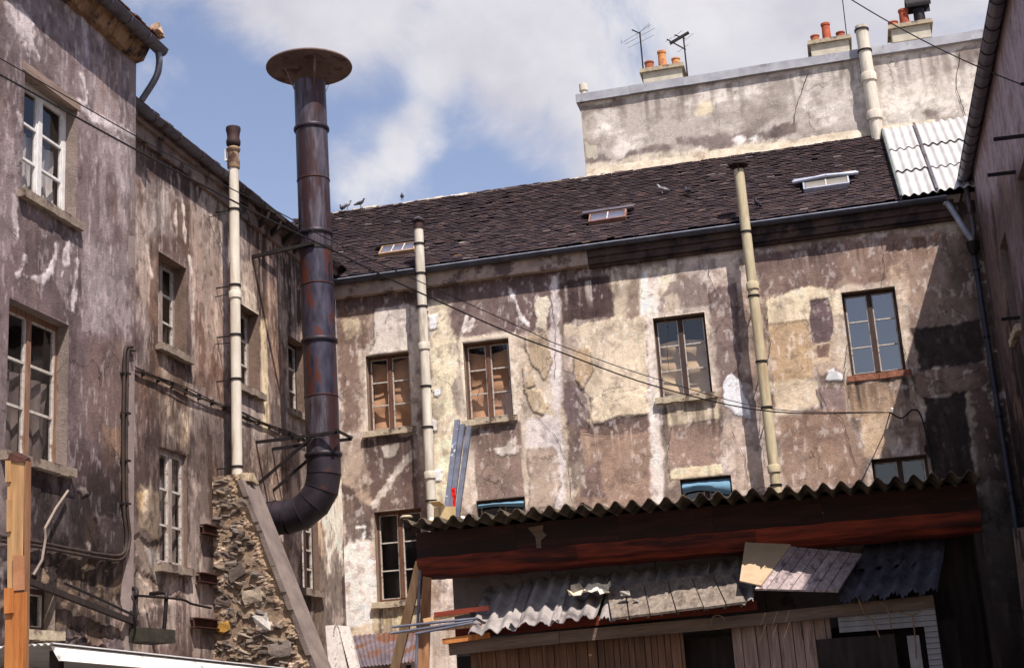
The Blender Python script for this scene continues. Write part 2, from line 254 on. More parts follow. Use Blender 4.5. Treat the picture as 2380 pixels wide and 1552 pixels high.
class MB:
    def __init__(s): s.v = []; s.f = []; s.c = []; s.sm = []
    def add(s, vs, fs, col=None, smooth=False):
        b = len(s.v); s.v += [tuple(map(float, p)) for p in vs]; s.f += [tuple(i+b for i in q) for q in fs]
        s.c += [tuple(col) if col is not None else (.5, .5, .5)]*len(vs); s.sm += [smooth]*len(fs); return s
    def hexa(s, p, col=None):   # 8 corners: bottom loop then top loop
        return s.add(p, [(0, 3, 2, 1), (4, 5, 6, 7), (0, 1, 5, 4), (1, 2, 6, 5), (2, 3, 7, 6), (3, 0, 4, 7)], col)
    def box(s, a, b, col=None):
        x0, y0, z0 = a; x1, y1, z1 = b
        return s.hexa([(x0, y0, z0), (x1, y0, z0), (x1, y1, z0), (x0, y1, z0), (x0, y0, z1), (x1, y0, z1), (x1, y1, z1), (x0, y1, z1)], col)
    def beam(s, a, b, w, h, up=(0, 0, 1), col=None):
        a = np.array(a, float); b = np.array(b, float); d = b-a; d /= np.linalg.norm(d); up = np.array(up, float)
        sd = np.cross(d, up); sd /= np.linalg.norm(sd); u = np.cross(sd, d)
        q = [(-w/2, -h/2), (w/2, -h/2), (w/2, h/2), (-w/2, h/2)]
        return s.hexa([a+sd*x+u*y for x, y in q]+[b+sd*x+u*y for x, y in q], col)
    def tube(s, pts, r, n=10, cap=True, col=None):
        pts = [np.array(p, float) for p in pts]; rr = r if hasattr(r, '__len__') else [r]*len(pts); vs = []; fs = []
        prev = None
        for i, p in enumerate(pts):
            t = pts[min(i+1, len(pts)-1)]-pts[max(i-1, 0)]; t /= np.linalg.norm(t)
            if prev is None:
                a = np.array([1., 0, 0]) if abs(t[0]) < .8 else np.array([0, 1., 0]); prev = np.cross(t, a)
            prev = prev-t*(prev@t); prev /= np.linalg.norm(prev); q = np.cross(t, prev)
            vs += [p+rr[i]*(math.cos(2*math.pi*k/n)*prev+math.sin(2*math.pi*k/n)*q) for k in range(n)]
        for i in range(len(pts)-1):
            fs += [(i*n+k, i*n+(k+1) % n, (i+1)*n+(k+1) % n, (i+1)*n+k) for k in range(n)]
        s.add(vs, fs, col, True)
        if cap:
            b = len(s.v)-len(vs); s.f.append(tuple(b+k for k in range(n))[::-1]); s.f.append(tuple(b+len(vs)-n+k for k in range(n))); s.sm += [False, False]
        return s
    def lathe(s, a, axis, prof, n=20, smooth=True):   # prof: (t along axis, r)
        a = np.array(a, float); ax = np.array(axis, float); ax /= np.linalg.norm(ax)
        e = np.cross(ax, [0, 1., 0]) if abs(ax[1]) < .9 else np.cross(ax, [1., 0, 0]); e /= np.linalg.norm(e); g = np.cross(ax, e); vs = []; fs = []
        for t, r in prof: vs += [a+ax*t+r*(math.cos(2*math.pi*k/n)*e+math.sin(2*math.pi*k/n)*g) for k in range(n)]
        for i in range(len(prof)-1): fs += [(i*n+k, i*n+(k+1) % n, (i+1)*n+(k+1) % n, (i+1)*n+k) for k in range(n)]
        return s.add(vs, fs, None, smooth)
    def slab(s, q, th, nrm=None):   # quad of 4 points, thickness th against the normal
        q = [np.array(p, float) for p in q]
        if nrm is None: nrm = np.cross(q[1]-q[0], q[3]-q[0])
        nrm = np.array(nrm, float); nrm /= np.linalg.norm(nrm)
        return s.hexa([p-nrm*th for p in q]+q)
    def poly(s, pts, ext):   # convex/concave flat polygon extruded by vector ext
        n = len(pts); ext = np.array(ext, float); vs = [np.array(p, float) for p in pts]; vs = vs+[p+ext for p in vs]
        fs = [tuple(range(n))[::-1], tuple(range(n, 2*n))]+[(i, (i+1) % n, n+(i+1) % n, n+i) for i in range(n)]
        return s.add(vs, fs)
    def corr(s, q00, q10, q01, q11, waves, amp, th=.008, per=8, nv=6, edge=0., phase=0., rag=None, nrm=None):
        q00, q10, q01, q11 = [np.array(p, float) for p in (q00, q10, q01, q11)]
        if nrm is None: nrm = np.cross(q10-q00, q01-q00)
        nrm = np.array(nrm, float); nrm /= np.linalg.norm(nrm); nu = int(waves*per); vs = []
        for lay in (0, 1):
            for j in range(nv+1):
                for i in range(nu+1):
                    u = i/nu; v = j/nv
                    if rag is not None and j == 0: v += rag[i % len(rag)]
                    p = (q00*(1-u)+q10*u)*(1-v)+(q01*(1-u)+q11*u)*v
                    vs.append(p+nrm*(amp*math.sin(2*math.pi*(waves*u+phase))-lay*th))
        W = nu+1; K = W*(nv+1); fs = []
        for j in range(nv):
            for i in range(nu):
                a = j*W+i; fs.append((a, a+1, a+W+1, a+W)); fs.append((K+a, K+a+W, K+a+W+1, K+a+1))
        for i in range(nu):
            fs.append((i, K+i, K+i+1, i+1)); a = nv*W+i; fs.append((a, a+1, K+a+1, K+a))
        for j in range(nv):
            a = j*W; fs.append((a, a+W, K+a+W, K+a)); a = j*W+nu; fs.append((a, K+a, K+a+W, a+W))
        s.add(vs, fs, None, True); return s
    def build(s, name, material, parent=None, useg=False, flat=None):
        v = np.array(s.v); lo, hi = v.min(0), v.max(0); c = (lo+hi)/2
        if parent is None: c[2] = lo[2]
        me = bpy.data.meshes.new(name); me.from_pydata((v-c).tolist(), [], s.f); me.materials.append(material)
        me.polygons.foreach_set('use_smooth', s.sm)
        if any(s.sm) and hasattr(me, 'set_sharp_from_angle'): me.set_sharp_from_angle(angle=R(42))
        if useg:
            at = me.color_attributes.new('Col', 'FLOAT_COLOR', 'POINT'); at.data.foreach_set('color', np.c_[np.array(s.c), np.ones(len(s.c))].ravel().astype(np.float32))
        me.update()
        o = bpy.data.objects.new(name, me); COL.objects.link(o); put(o, c, parent); return o
def put(o, c, parent=None):
    WLOC[o.name] = np.array(c, float)
    if parent is not None:
        o.parent = parent; c = np.array(c)-WLOC[parent.name]
    o.location = tuple(c)
def catenary(a, b, sag, n=24):
    a = np.array(a, float); b = np.array(b, float)
    return [a+(b-a)*t-np.array([0, 0, sag*4*t*(1-t)]) for t in np.linspace(0, 1, n)]
def smooth_path(pts, n=6):
    P = [np.array(p, float) for p in pts]; P = [2*P[0]-P[1]]+P+[2*P[-1]-P[-2]]; out = []
    for i in range(1, len(P)-2):
        for t in np.linspace(0, 1, n, endpoint=False):
            a, b, c, d = P[i-1:i+3]
            out.append(.5*((2*b)+(-a+c)*t+(2*a-5*b+4*c-d)*t*t+(-a+3*b-3*c+d)*t**3))
    out.append(P[-2]); return out

class Frame:
    """a wall's own frame: u along the wall, z up, n out of the wall"""
    def __init__(s, axis, c, sign): s.axis = axis; s.c = c; s.sign = sign
    def P(s, u, z, n=0):
        return np.array([u, s.c+s.sign*n, z]) if s.axis == 'Y' else np.array([s.c+s.sign*n, u, z])
    def px(s, x, y, n=0):
        p = atY(x, y, s.c+s.sign*n) if s.axis == 'Y' else atX(x, y, s.c+s.sign*n)
        return p
    def uz(s, x, y, n=0):
        p = s.px(x, y, n); return (p[0] if s.axis == 'Y' else p[1], p[2])
    def box(s, mb, u0, u1, z0, z1, n0, n1):
        a = s.P(u0, z0, n0); b = s.P(u1, z1, n1); return mb.box(np.minimum(a, b), np.maximum(a, b))

YB = 27.0; XL = -9.76; XN = -9.45; XR = 3.15
BF = Frame('Y', YB, -1); LF = Frame('X', XL, 1); NF = Frame('X', XN, 1); RF = Frame('X', XR, -1)
# ------------------------------------------------------------------ painted plaster walls (stains, repairs, lost render and some painted-in shade, in wall metres)
class Paint:
    def __init__(s, fr, U, Z, base): s.fr = fr; s.U = U; s.Z = Z; s.C = np.tile(lin(base), (len(U), 1)); s.H = np.zeros(len(U))
    def mix(s, m, col, h=0, hm=None):
        s.C += (lin(col)-s.C)*m[:, None]
        if h: s.H += h*(m if hm is None else hm)
    def poly(s, px, col, op=1., warp=.05, soft=.02, h=0., tex=.3, seed=0):
        P = np.array([s.fr.uz(*p) for p in px]); lo = P.min(0)-.4; hi = P.max(0)+.4
        idx = np.where((s.U > lo[0]) & (s.U < hi[0]) & (s.Z > lo[1]) & (s.Z < hi[1]))[0]
        if not len(idx): return
        u = s.U[idx]; z = s.Z[idx]; d = np.full(len(u), 1e9); ins = np.zeros(len(u), bool)
        for i in range(len(P)):
            a = P[i]; b = P[(i+1) % len(P)]; e = b-a; w = np.c_[u-a[0], z-a[1]]
            t = np.clip((w@e)/(e@e+1e-9), 0, 1); q = w-t[:, None]*e; d = np.minimum(d, np.hypot(q[:, 0], q[:, 1]))
            cr = ((a[1] > z) != (b[1] > z)); ins ^= cr & (u < (b[0]-a[0])*(z-a[1])/((b[1]-a[1]) if abs(b[1]-a[1]) > 1e-9 else 1e-9)+a[0])
        d = np.where(ins, -d, d)+(fbm(u*2.5+seed, z*2.5, 7, seed)-.5)*4.0*warp+(fbm(u*11+seed, z*11, 4, seed+2)-.5)*1.6*warp
        soft = soft*.75; mk = sstep(soft, -soft, d); m = mk*op*(1-tex+tex*2*np.clip(fbm(u*5, z*2.5, 4, seed+3)-.1, 0, .6))
        full = np.zeros(len(s.U)); full[idx] = np.clip(m, 0, 1); hm = np.zeros(len(s.U)); hm[idx] = mk
        s.mix(full, col, h, hm)
        if h and warp < .07:
            rim = np.zeros(len(s.U)); rim[idx] = .5*np.exp(-(d/.016)**2)*(fbm(u*6, z*6, 3, seed) > .42); s.mix(rim, (70, 56, 50))
    def stroke(s, px, w, col, op=1., warp=.03, soft=.015, h=0., seed=0):
        P = np.array([s.fr.uz(*p) for p in px]); lo = P.min(0)-.5; hi = P.max(0)+.5
        idx = np.where((s.U > lo[0]) & (s.U < hi[0]) & (s.Z > lo[1]) & (s.Z < hi[1]))[0]
        if not len(idx): return
        u = s.U[idx]; z = s.Z[idx]; d = np.full(len(u), 1e9)
        for i in range(len(P)-1):
            a = P[i]; e = P[i+1]-a; q = np.c_[u-a[0], z-a[1]]; t = np.clip((q@e)/(e@e+1e-9), 0, 1); q = q-t[:, None]*e; d = np.minimum(d, np.hypot(q[:, 0], q[:, 1]))
        d = d-w+(fbm(u*5+seed, z*5, 6, seed+1)-.5)*5.5*warp; mk = sstep(soft, -soft, d); full = np.zeros(len(s.U)); full[idx] = mk*op; s.mix(full, col, h)
    def mottle(s, col, fu, fz, lo, hi, op, seed=0, o=5):
        s.mix(op*sstep(lo, hi, fbm(s.U*fu+seed*3.7, s.Z*fz+seed*1.3, o, seed)), col)
    def runs(s, px, col, op=.7, freq=7, seed=0, soft=.15, thr=.45):   # rain runs below an edge: px = top-left, top-right, length in metres
        (x0, y0), (x1, y1), ln = px; a = s.fr.uz(x0, y0); b = s.fr.uz(x1, y1)
        t = (s.U-a[0])/(b[0]-a[0]); top = a[1]+(b[1]-a[1])*t; n1 = fbm(s.U*freq*1.5, s.Z*.35+seed, 6, seed); L = ln*(.35+1.1*fbm(s.U*freq*.7+9, s.U*0+seed, 3, seed+2))
        dz = top-s.Z; m = sstep(thr, thr+.18, n1)*sstep(-.03, .02, dz)*(1-sstep(.2, 1., dz/L))*((t > 0) & (t < 1))*op
        s.mix(np.clip(m, 0, 1), col)

def build_wall(name, fr, u0, u1, z0, z1, step, holes, paint, base, parent, zf=3.0, depth=.2, reveal=(150, 132, 116), tag=None, grade=(.36, .06), tint=(1.0, .985, 1.03)):
    us = np.arange(u0, u1, step); zs = np.r_[np.arange(z0, zf, .5), np.arange(zf, z1, step)]
    def snap(arr, end, vals):
        arr = np.r_[arr, end]
        for v in vals: arr[np.argmin(abs(arr-v))] = v
        return np.unique(arr)
    us = snap(us, u1, [h[0] for h in holes]+[h[1] for h in holes]); zs = snap(zs, z1, [h[2] for h in holes]+[h[3] for h in holes])
    UU, ZZ = np.meshgrid(us, zs); U = UU.ravel(); Z = ZZ.ravel(); p = Paint(fr, U, Z, base); paint(p)
    p.H += (fbm(U*.7, Z*.7, 3, 5)-.5)*.03+(fbm(U*4, Z*4, 3, 2)-.5)*.008
    lum = p.C@np.array([.3, .55, .15]); gr = grade[0]; p.C = p.C+(lum[:, None]*np.array([1.05, .98, .96])-p.C)*grade[1]; p.C *= ((lum/.27)**gr)[:, None]
    p.C *= np.array(tint)
    C = np.clip(p.C, .004, .80); W = len(us)
    H = p.H.copy()
    H[(abs(U-u0) < 1e-6) | (abs(U-u1) < 1e-6)] = 0
    for h in holes:
        on = (U > h[0]-.001) & (U < h[1]+.001) & (Z > h[2]-.001) & (Z < h[3]+.001); H[on] = 0
    if fr.axis == 'Y': V = np.c_[U, np.full(len(U), fr.c)+fr.sign*H, Z]
    else: V = np.c_[np.full(len(U), fr.c)+fr.sign*H, U, Z]
    ii, jj = np.meshgrid(np.arange(W-1), np.arange(len(zs)-1)); a = (jj*W+ii).ravel()
    uc = (us[ii]+us[ii+1]).ravel()/2; zc = (zs[jj]+zs[jj+1]).ravel()/2; keep = np.ones(len(a), bool)
    for h in holes: keep &= ~((uc > h[0]) & (uc < h[1]) & (zc > h[2]) & (zc < h[3]))
    a = a[keep]; F = np.c_[a, a+1, a+W+1, a+W]
    flip = (fr.axis == 'Y') == (fr.sign > 0)
    if flip: F = F[:, ::-1]
    V = V.tolist(); F = F.tolist(); C = C.tolist(); rc = lin(reveal)
    for h in holes:
        dd = h[4] if len(h) > 4 else depth; q = [(h[0], h[2]), (h[1], h[2]), (h[1], h[3]), (h[0], h[3])]; b = len(V)
        V += [tuple(fr.P(u, z, 0)) for u, z in q]+[tuple(fr.P(u, z, -dd)) for u, z in q]; C += [tuple(rc*(.75+.3*random.random())) for _ in range(8)]
        F += [(b+i, b+(i+1) % 4, b+4+(i+1) % 4, b+4+i) for i in range(4)]
    mb = MB(); mb.v = V; mb.f = F; mb.c = C; mb.sm = [True]*len(F)
    o = mb.build(name, PLASTER, parent, useg=True); return o

def make_window(fr, parent, rect, rows=3, frame=None, bars=None, sill=True, curtain=None, depth=.16, gl=None, sash=.05, leaf=2, silln=.09, barw=.022, sillm=None, skew=0., label=None):
    u0, u1, z0, z1 = rect; fm = frame or WOODBR; gm = gl or GLASS; n1 = -depth; n0 = -depth-.06
    mb = MB(); fr.box(mb, u0, u0+sash, z0, z1, n0, n1); fr.box(mb, u1-sash, u1, z0, z1, n0, n1)
    fr.box(mb, u0+sash, u1-sash, z0, z0+sash*1.2, n0, n1); fr.box(mb, u0+sash, u1-sash, z1-sash*1.3, z1, n0, n1)
    um = (u0+u1)/2
    if leaf == 2: fr.box(mb, um-.045, um+.045, z0+sash*1.2, z1-sash*1.3, n0, n1+.012)
    w = mb.build('window', fm, parent)
    if label: w['label'] = label
    cols = [(u0+sash, um-.045), (um+.045, u1-sash)] if leaf == 2 else [(u0+sash, u1-sash)]
    zb, zt = z0+sash*1.2, z1-sash*1.3; hh = (zt-zb)/rows
    for ca, cb in cols:
        g = MB(); fr.box(g, ca, ca+barw, zb, zt, n0+.01, n1-.006); fr.box(g, cb-barw, cb, zb, zt, n0+.01, n1-.006)
        for r in range(rows+1):
            zz = zb+r*hh; a = max(zb, zz-barw*.55); b = min(zt, zz+barw*.55)
            fr.box(g, ca+barw, cb-barw, a, b, n0+.01, n1-.006)
        g.build('glazing_bar', bars or PUTTY, w)
        for r in range(rows):
            p = MB(); tl = random.uniform(-.004, .004); c = [fr.P(ca+.012, zb+r*hh+.006, n0+.03+tl), fr.P(cb-.012, zb+r*hh+.006, n0+.03-tl), fr.P(cb-.012, zb+(r+1)*hh-.006, n0+.03-tl), fr.P(ca+.012, zb+(r+1)*hh-.006, n0+.03+tl)]
            p.add(c, [(0, 1, 2, 3)]).build('pane', gm, w)
    rm = MB(); a = [fr.P(u, z, n0-.002) for u, z in ((u0-.02, z0-.02), (u1+.02, z0-.02), (u1+.02, z1+.02), (u0-.02, z1+.02))]; b = [fr.P(u, z, n0-1.2) for u, z in ((u0-.3, z0-.3), (u1+.3, z0-.3), (u1+.3, z1+.1), (u0-.3, z1+.1))]
    rm.add(a+b, [(0, 1, 5, 4), (1, 2, 6, 5), (2, 3, 7, 6), (3, 0, 4, 7), (4, 5, 6, 7)]).build('room_recess', ROOM, w)
    if curtain:
        cm_, f0, f1, mode = curtain; g = MB(); nu, nz = 16, 18; vs = []
        ph = random.uniform(0, 6)
        for j in range(nz+1):
            for i in range(nu+1):
                u = u0+.05+(u1-u0-.1)*i/nu; v = j/nz; z = z0+.05+(z1-z0-.1)*(f0+(f1-f0)*v)
                if mode == 'paper':
                    n = .035*math.sin(7.5*v*2+ph+1.6*math.sin(3*i/nu+ph))+.02*math.sin(5*i/nu+8*v)
                    if j == nz: z += .05*math.sin(4*i/nu+ph)
                else: n = .03*math.sin(34*i/nu+ph+2*v)+.01*math.sin(9*v)
                vs.append(fr.P(u, z, n0-.075+n))
        W = nu+1; g.add(vs, [(j*W+i, j*W+i+1, (j+1)*W+i+1, (j+1)*W+i) for j in range(nz) for i in range(nu)], None, True)
        g.build('curtain', cm_, w)
    if sill:
        g = MB(); k = 8
        for i in range(k):   # slightly uneven stone
            ua = u0-.09+(u1-u0+.18)*i/k; ub = u0-.09+(u1-u0+.18)*(i+1)/k
            a = silln+random.uniform(-.012, .012); t = random.uniform(-.008, .008)
            fr.box(g, ua, ub, z0-.115+t, z0+.0+t*.3, -depth, a)
        g.build('sill', sillm or SILL, w)
    return w

def gutter(name, a, b, r, parent, m, seg=1.0, out=(0, -1, 0), th=.006, jm=None, lip=None):
    a = np.array(a, float); b = np.array(b, float); Ln = np.linalg.norm(b-a); d = (b-a)/Ln; out = np.array(out, float); mb = MB(); n = 10
    k = max(2, int(Ln/seg)); vs = []; fs = []; W = 2*(n+1)
    for j in range(k+1):
        c = a+d*Ln*j/k+np.array([0, 0, random.uniform(-.012, .012)])
        for rr in (r, r-th):
            for i in range(n+1):
                t = math.pi+math.pi*i/n; vs.append(c+out*rr*math.cos(t)*-1+np.array([0, 0, rr*math.sin(t)]))
    for j in range(k):
        o = j*W; q = o+W
        for i in range(n):
            fs.append((o+i, o+i+1, q+i+1, q+i)); fs.append((o+n+1+i, q+n+1+i, q+n+2+i, o+n+2+i))
        fs.append((o, q, q+n+1, o+n+1)); fs.append((o+n, o+2*n+1, q+2*n+1, q+n))
    mb.add(vs, fs, None, True)
    # rolled front lip
    g = mb.build(name, m, parent)
    if parent.parent is None: MB().tube([a+out*r*1.0+d*Ln*j/k for j in range(k+1)], .012, 6).build('rolled_lip', lip or m, g)
    if parent is not None and parent.parent is None:
        for j in range(1, k):
            c = a+d*Ln*j/k; jb = MB(); ring = [c+out*(r+.006)*-math.cos(math.pi+math.pi*i/n)+np.array([0, 0, (r+.006)*math.sin(math.pi+math.pi*i/n)]) for i in range(n+1)]
            jb.tube(ring, .009, 5).build('gutter_strap', jm or m, g)
    return g
def crack(fr, px, parent, w=.012):
    P = [np.array(fr.uz(*p)) for p in px]; Q = []
    for i in range(len(P)-1):
        k = max(2, int(np.linalg.norm(P[i+1]-P[i])/.08))
        for t in range(k): Q.append(P[i]+(P[i+1]-P[i])*t/k+np.array([random.uniform(-.018, .018), random.uniform(-.018, .018)]))
    Q.append(P[-1]); vs = []
    for i, q in enumerate(Q):
        ww = w*random.uniform(.3, 1)*(.4 if i in (0, len(Q)-1) else 1); t = Q[min(i+1, len(Q)-1)]-Q[max(i-1, 0)]; t = t/np.linalg.norm(t); s_ = np.array([-t[1], t[0]])*ww/2
        vs += [fr.P(*(q+s_), .022), fr.P(*(q-s_), .022)]
    MB().add(vs, [(2*i, 2*i+1, 2*i+3, 2*i+2) for i in range(len(Q)-1)]).build('crack', CRACK, parent)
def rect(fr, x0, y0, x1, y1):
    a = fr.uz(x0, y0); b = fr.uz(x1, y1); return (min(a[0], b[0]), max(a[0], b[0]), min(a[1], b[1]), max(a[1], b[1]))

# ------------------------------------------------------------------ ground
g = MB(); g.add([(-400, -400, 0), (400, -400, 0), (400, 400, 0), (-400, 400, 0)], [(0, 1, 2, 3)])
props(g.build('ground', GROUNDM), kind='structure')

# ------------------------------------------------------------------ back building
back = empty('plastered_building', (-3.3, YB, 0), 'long plastered house with patchy cream and brown render and dark tiled roof', 'building')
B_UP = {'w1': (-9.15, -8.22, 7.46, 9.04), 'w2': (-7.07, -6.12, 7.46, 9.06), 'w3': (-3.18, -2.16, 7.47, 9.09), 'w4': (.47, 1.47, 7.49, 9.13)}
B_LO = {'l1': (-9.10, -8.12, 4.04, 5.82), 'l2': (-6.98, -6.0, 4.04, 5.84), 'l3': (-2.95, -1.98, 4.04, 5.86), 'l4': (.62, 1.62, 4.04, 5.88)}
holes = list(B_UP.values())+list(B_LO.values())
def paint_back(p):
    P = p.poly; S = p.stroke
    p.mottle((200, 186, 164), .5, .45, .42, .58, .8, 1); p.mottle((124, 104, 98), .45, .5, .54, .66, .7, 4); p.mottle((152, 132, 118), 1.6, .7, .5, .62, .45, 2)
    so = fbm(p.U*.55+2, p.Z*.75, 7, 3); p.mix(.45*sstep(.53, .60, so), (84, 70, 66)); so = fbm(p.U*.7+9, p.Z*.6+4, 7, 5); p.mix(.4*sstep(.54, .60, so), (216, 204, 190))
    p.mix(.4*sstep(.6, .7, fbm(p.U*3, p.Z*1.2, 5, 6)), (214, 204, 188)); p.mix(.5*sstep(.62, .68, fbm(p.U*2.2+5, p.Z*1.6, 6, 3)), (104, 84, 80))
    P([(760, 640), (1300, 560), (1300, 660), (1040, 690), (780, 735)], (150, 126, 116), .8, .1, .15)
    P([(780, 690), (1420, 610), (1420, 640), (1300, 700), (1290, 790), (1060, 790), (1050, 700), (940, 710), (780, 740)], (118, 96, 92), .85, .12, .08, seed=3)
    P([(780, 730), (850, 720), (862, 820), (845, 1000), (790, 1000)], (138, 114, 98), .9, .1, .1, seed=2)
    P([(800, 745), (835, 735), (842, 775), (805, 785)], (200, 184, 150), .8, .06, .05)
    P([(868, 716), (952, 703), (956, 822), (846, 840), (872, 800)], (196, 186, 172), 1, .03, .012, h=.012, tex=.15)
    # cream run beside the first pipe
    P([(1005, 700), (1036, 700), (1062, 800), (1065, 870), (1050, 900), (1062, 1000), (1078, 1170), (1012, 1170), (1002, 900)], (208, 196, 164), .95, .06, .04, seed=1)
    P([(1010, 930), (1045, 920), (1062, 1160), (1015, 1160)], (226, 212, 176), .6, .08, .1)
    for c in [[(995, 735), (1018, 730), (1016, 762), (1000, 768)], [(1005, 905), (1028, 898), (1024, 920), (1008, 925)], [(1003, 975), (1018, 970), (1016, 1000), (1004, 1003)], [(1010, 1092), (1026, 1090), (1022, 1115), (1010, 1118)]]:
        P(c, (236, 232, 222), 1, .03, .012, h=.02, tex=.1)
    S([(1085, 735), (1078, 770)], .03, (214, 204, 190), .9); S([(1185, 672), (1200, 700), (1210, 738), (1228, 752)], .022, (222, 214, 204), .9, h=.01); S([(1100, 740), (1090, 765)], .03, (212, 200, 186), .8)
    P([(1066, 785), (1200, 768), (1214, 965), (1205, 985), (1086, 998), (1074, 900)], (202, 188, 160), .9, .04, .03, h=.01)
    # pale band and its scabs
    P([(1196, 780), (1300, 760), (1330, 1180), (1205, 1190)], (192, 176, 152), .9, .08, .06, seed=5)
    P([(1276, 640), (1300, 636), (1312, 1180), (1288, 1185)], (202, 192, 184), .9, .06, .05)
    P([(1245, 690), (1280, 690), (1270, 770), (1250, 760)], (206, 196, 170), .9, .06, .02, h=.012)
    P([(1216, 782), (1268, 776), (1282, 840), (1266, 885), (1250, 862), (1235, 850)], (176, 156, 126), .95, .03, .012, h=.018)
    P([(1210, 855), (1236, 850), (1248, 900), (1220, 905)], (184, 164, 132), .95, .03, .012, h=.018)
    P([(1218, 905), (1258, 902), (1276, 945), (1262, 968), (1236, 958)], (188, 168, 134), .95, .03, .012, h=.02)
    P([(1225, 1045), (1290, 1032), (1300, 1120), (1286, 1180), (1232, 1180)], (176, 156, 136), .9, .05, .03, h=.008)
    P([(1215, 968), (1300, 960), (1310, 1040), (1220, 1040)], (204, 196, 188), .8, .08, .06)
    # dark weathered panel
    P([(1302, 660), (1422, 636), (1428, 735), (1308, 752)], (92, 74, 70), .95, .05, .03, seed=6)
    p.runs([(1310, 665), (1425, 640), .7], (196, 184, 168), .7, 9, 2)
    P([(1420, 630), (1535, 615), (1540, 735), (1425, 748)], (196, 180, 152), .9, .06, .05)
    P([(1460, 640), (1485, 636), (1488, 735), (1462, 740)], (132, 108, 94), .7, .06, .09)
    P([(1486, 632), (1506, 630), (1512, 740), (1490, 745)], (232, 222, 200), .9, .04, .06); P([(1530, 632), (1560, 625), (1566, 690), (1538, 700)], (222, 206, 174), .85, .06, .08)
    P([(1308, 755), (1500, 732), (1508, 962), (1372, 988), (1342, 960), (1345, 870), (1310, 860)], (200, 184, 156), .95, .05, .03, h=.008, seed=7)
    P([(1420, 775), (1500, 765), (1505, 955), (1390, 980), (1400, 860)], (206, 190, 160), .8, .05, .05)
    P([(1306, 780), (1345, 770), (1356, 870), (1312, 880)], (154, 136, 124), .8, .07, .04)
    P([(1335, 812), (1370, 806), (1382, 860), (1352, 905), (1338, 880)], (180, 156, 122), .95, .04, .012, h=.02)
    P([(1312, 905), (1352, 898), (1372, 970), (1330, 990), (1316, 960)], (128, 110, 108), .85, .05, .03)
    P([(1372, 925), (1500, 905), (1506, 960), (1380, 985)], (208, 192, 160), .9, .05, .02, h=.012)
    P([(1350, 1000), (1512, 975), (1520, 1180), (1330, 1180), (1360, 1100)], (166, 138, 116), .95, .03, .015, seed=2); P([(1352, 1085), (1400, 1060), (1400, 1150), (1352, 1160)], (124, 102, 96), .8, .08, .06)
    P([(1352, 990), (1510, 968), (1510, 1000), (1380, 1015)], (112, 92, 86), .75, .05, .05); p.runs([(1360, 1010), (1515, 985), .9], (196, 174, 148), .6, 8, 3)
    P([(1500, 650), (1530, 640), (1546, 1190), (1516, 1190)], (216, 204, 190), .9, .05, .05)
    P([(1536, 688), (1560, 660), (1620, 640), (1645, 700), (1652, 728), (1530, 745)], (148, 130, 120), .9, .05, .03); P([(1545, 690), (1575, 680), (1580, 728), (1548, 735)], (208, 192, 164), .7, .05, .05)
    P([(1645, 660), (1708, 645), (1725, 830), (1715, 865), (1668, 900), (1655, 800)], (136, 116, 108), .95, .04, .02, h=.008, seed=4)
    P([(1650, 590), (1712, 580), (1715, 650), (1660, 665)], (196, 178, 158), .7, .08, .06)
    P([(1690, 872), (1702, 862), (1735, 930), (1748, 975), (1715, 968), (1680, 930), (1674, 890)], (230, 226, 222), 1, .05, .02, h=.012, tex=.2)
    P([(1550, 930), (1668, 912), (1672, 975), (1552, 990)], (214, 196, 162), .9, .05, .03); P([(1552, 992), (1668, 976), (1672, 1080), (1556, 1092)], (166, 140, 120), .95, .012, .012, seed=5); p.runs([(1550, 990), (1670, 975), .8], (132, 108, 98), .5, 9, 5)
    P([(1556, 1092), (1676, 1076), (1682, 1105), (1556, 1116)], (216, 198, 160), .95, .02, .015, h=.01)
    P([(1670, 975), (1730, 965), (1790, 1130), (1690, 1150)], (196, 176, 154), .8, .08, .06)
    # right of the second pipe
    P([(1745, 590), (1960, 560), (1962, 640), (1935, 690), (1770, 690)], (128, 104, 94), .85, .07, .06, seed=1)
    P([(1775, 690), (1880, 668), (1958, 672), (1962, 735), (1785, 752)], (212, 196, 162), .95, .05, .03, h=.008)
    P([(1786, 752), (1888, 738), (1894, 880), (1800, 900)], (188, 160, 122), .9, .02, .02, seed=3); P([(1890, 740), (1950, 730), (1962, 860), (1900, 880)], (196, 176, 150), .85, .05, .04)
    P([(1885, 700), (1924, 692), (1932, 715), (1938, 752), (1928, 792), (1890, 798), (1882, 745)], (126, 106, 104), 1, .02, .012, h=-.012, tex=.1); P([(1885, 802), (1930, 795), (1932, 842), (1888, 846)], (200, 178, 146), 1, .015, .012, tex=.1); P([(1898, 803), (1928, 798), (1926, 830), (1900, 830)], (140, 112, 96), .9, .015, .012)
    P([(1918, 860), (1938, 848), (1960, 872), (1958, 886), (1915, 888)], (226, 222, 218), 1, .04, .012, h=.015, tex=.1)
    P([(1790, 890), (1900, 880), (1905, 945), (1800, 965)], (208, 190, 158), .9, .05, .03); P([(1896, 905), (1962, 895), (1972, 965), (1918, 970)], (152, 130, 122), .95, .03, .012, h=.008)
    P([(1805, 965), (1965, 950), (2000, 1060), (1990, 1120), (1830, 1135)], (158, 130, 108), .9, .05, .04, seed=7); p.mottle((96, 76, 68), 1.7, 1.7, .62, .74, .3, 6)
    P([(1960, 880), (2080, 862), (2085, 960), (1975, 975)], (184, 156, 124), .9, .04, .03); P([(2000, 968), (2060, 960), (2070, 1060), (2010, 1070)], (196, 168, 132), .8, .07, .06)
    P([(1960, 560), (2110, 545), (2130, 640), (2050, 670), (1960, 660)], (146, 118, 100), .8, .1, .06); P([(2060, 620), (2180, 560), (2150, 720), (2090, 760)], (188, 162, 134), .8, .06, .06)
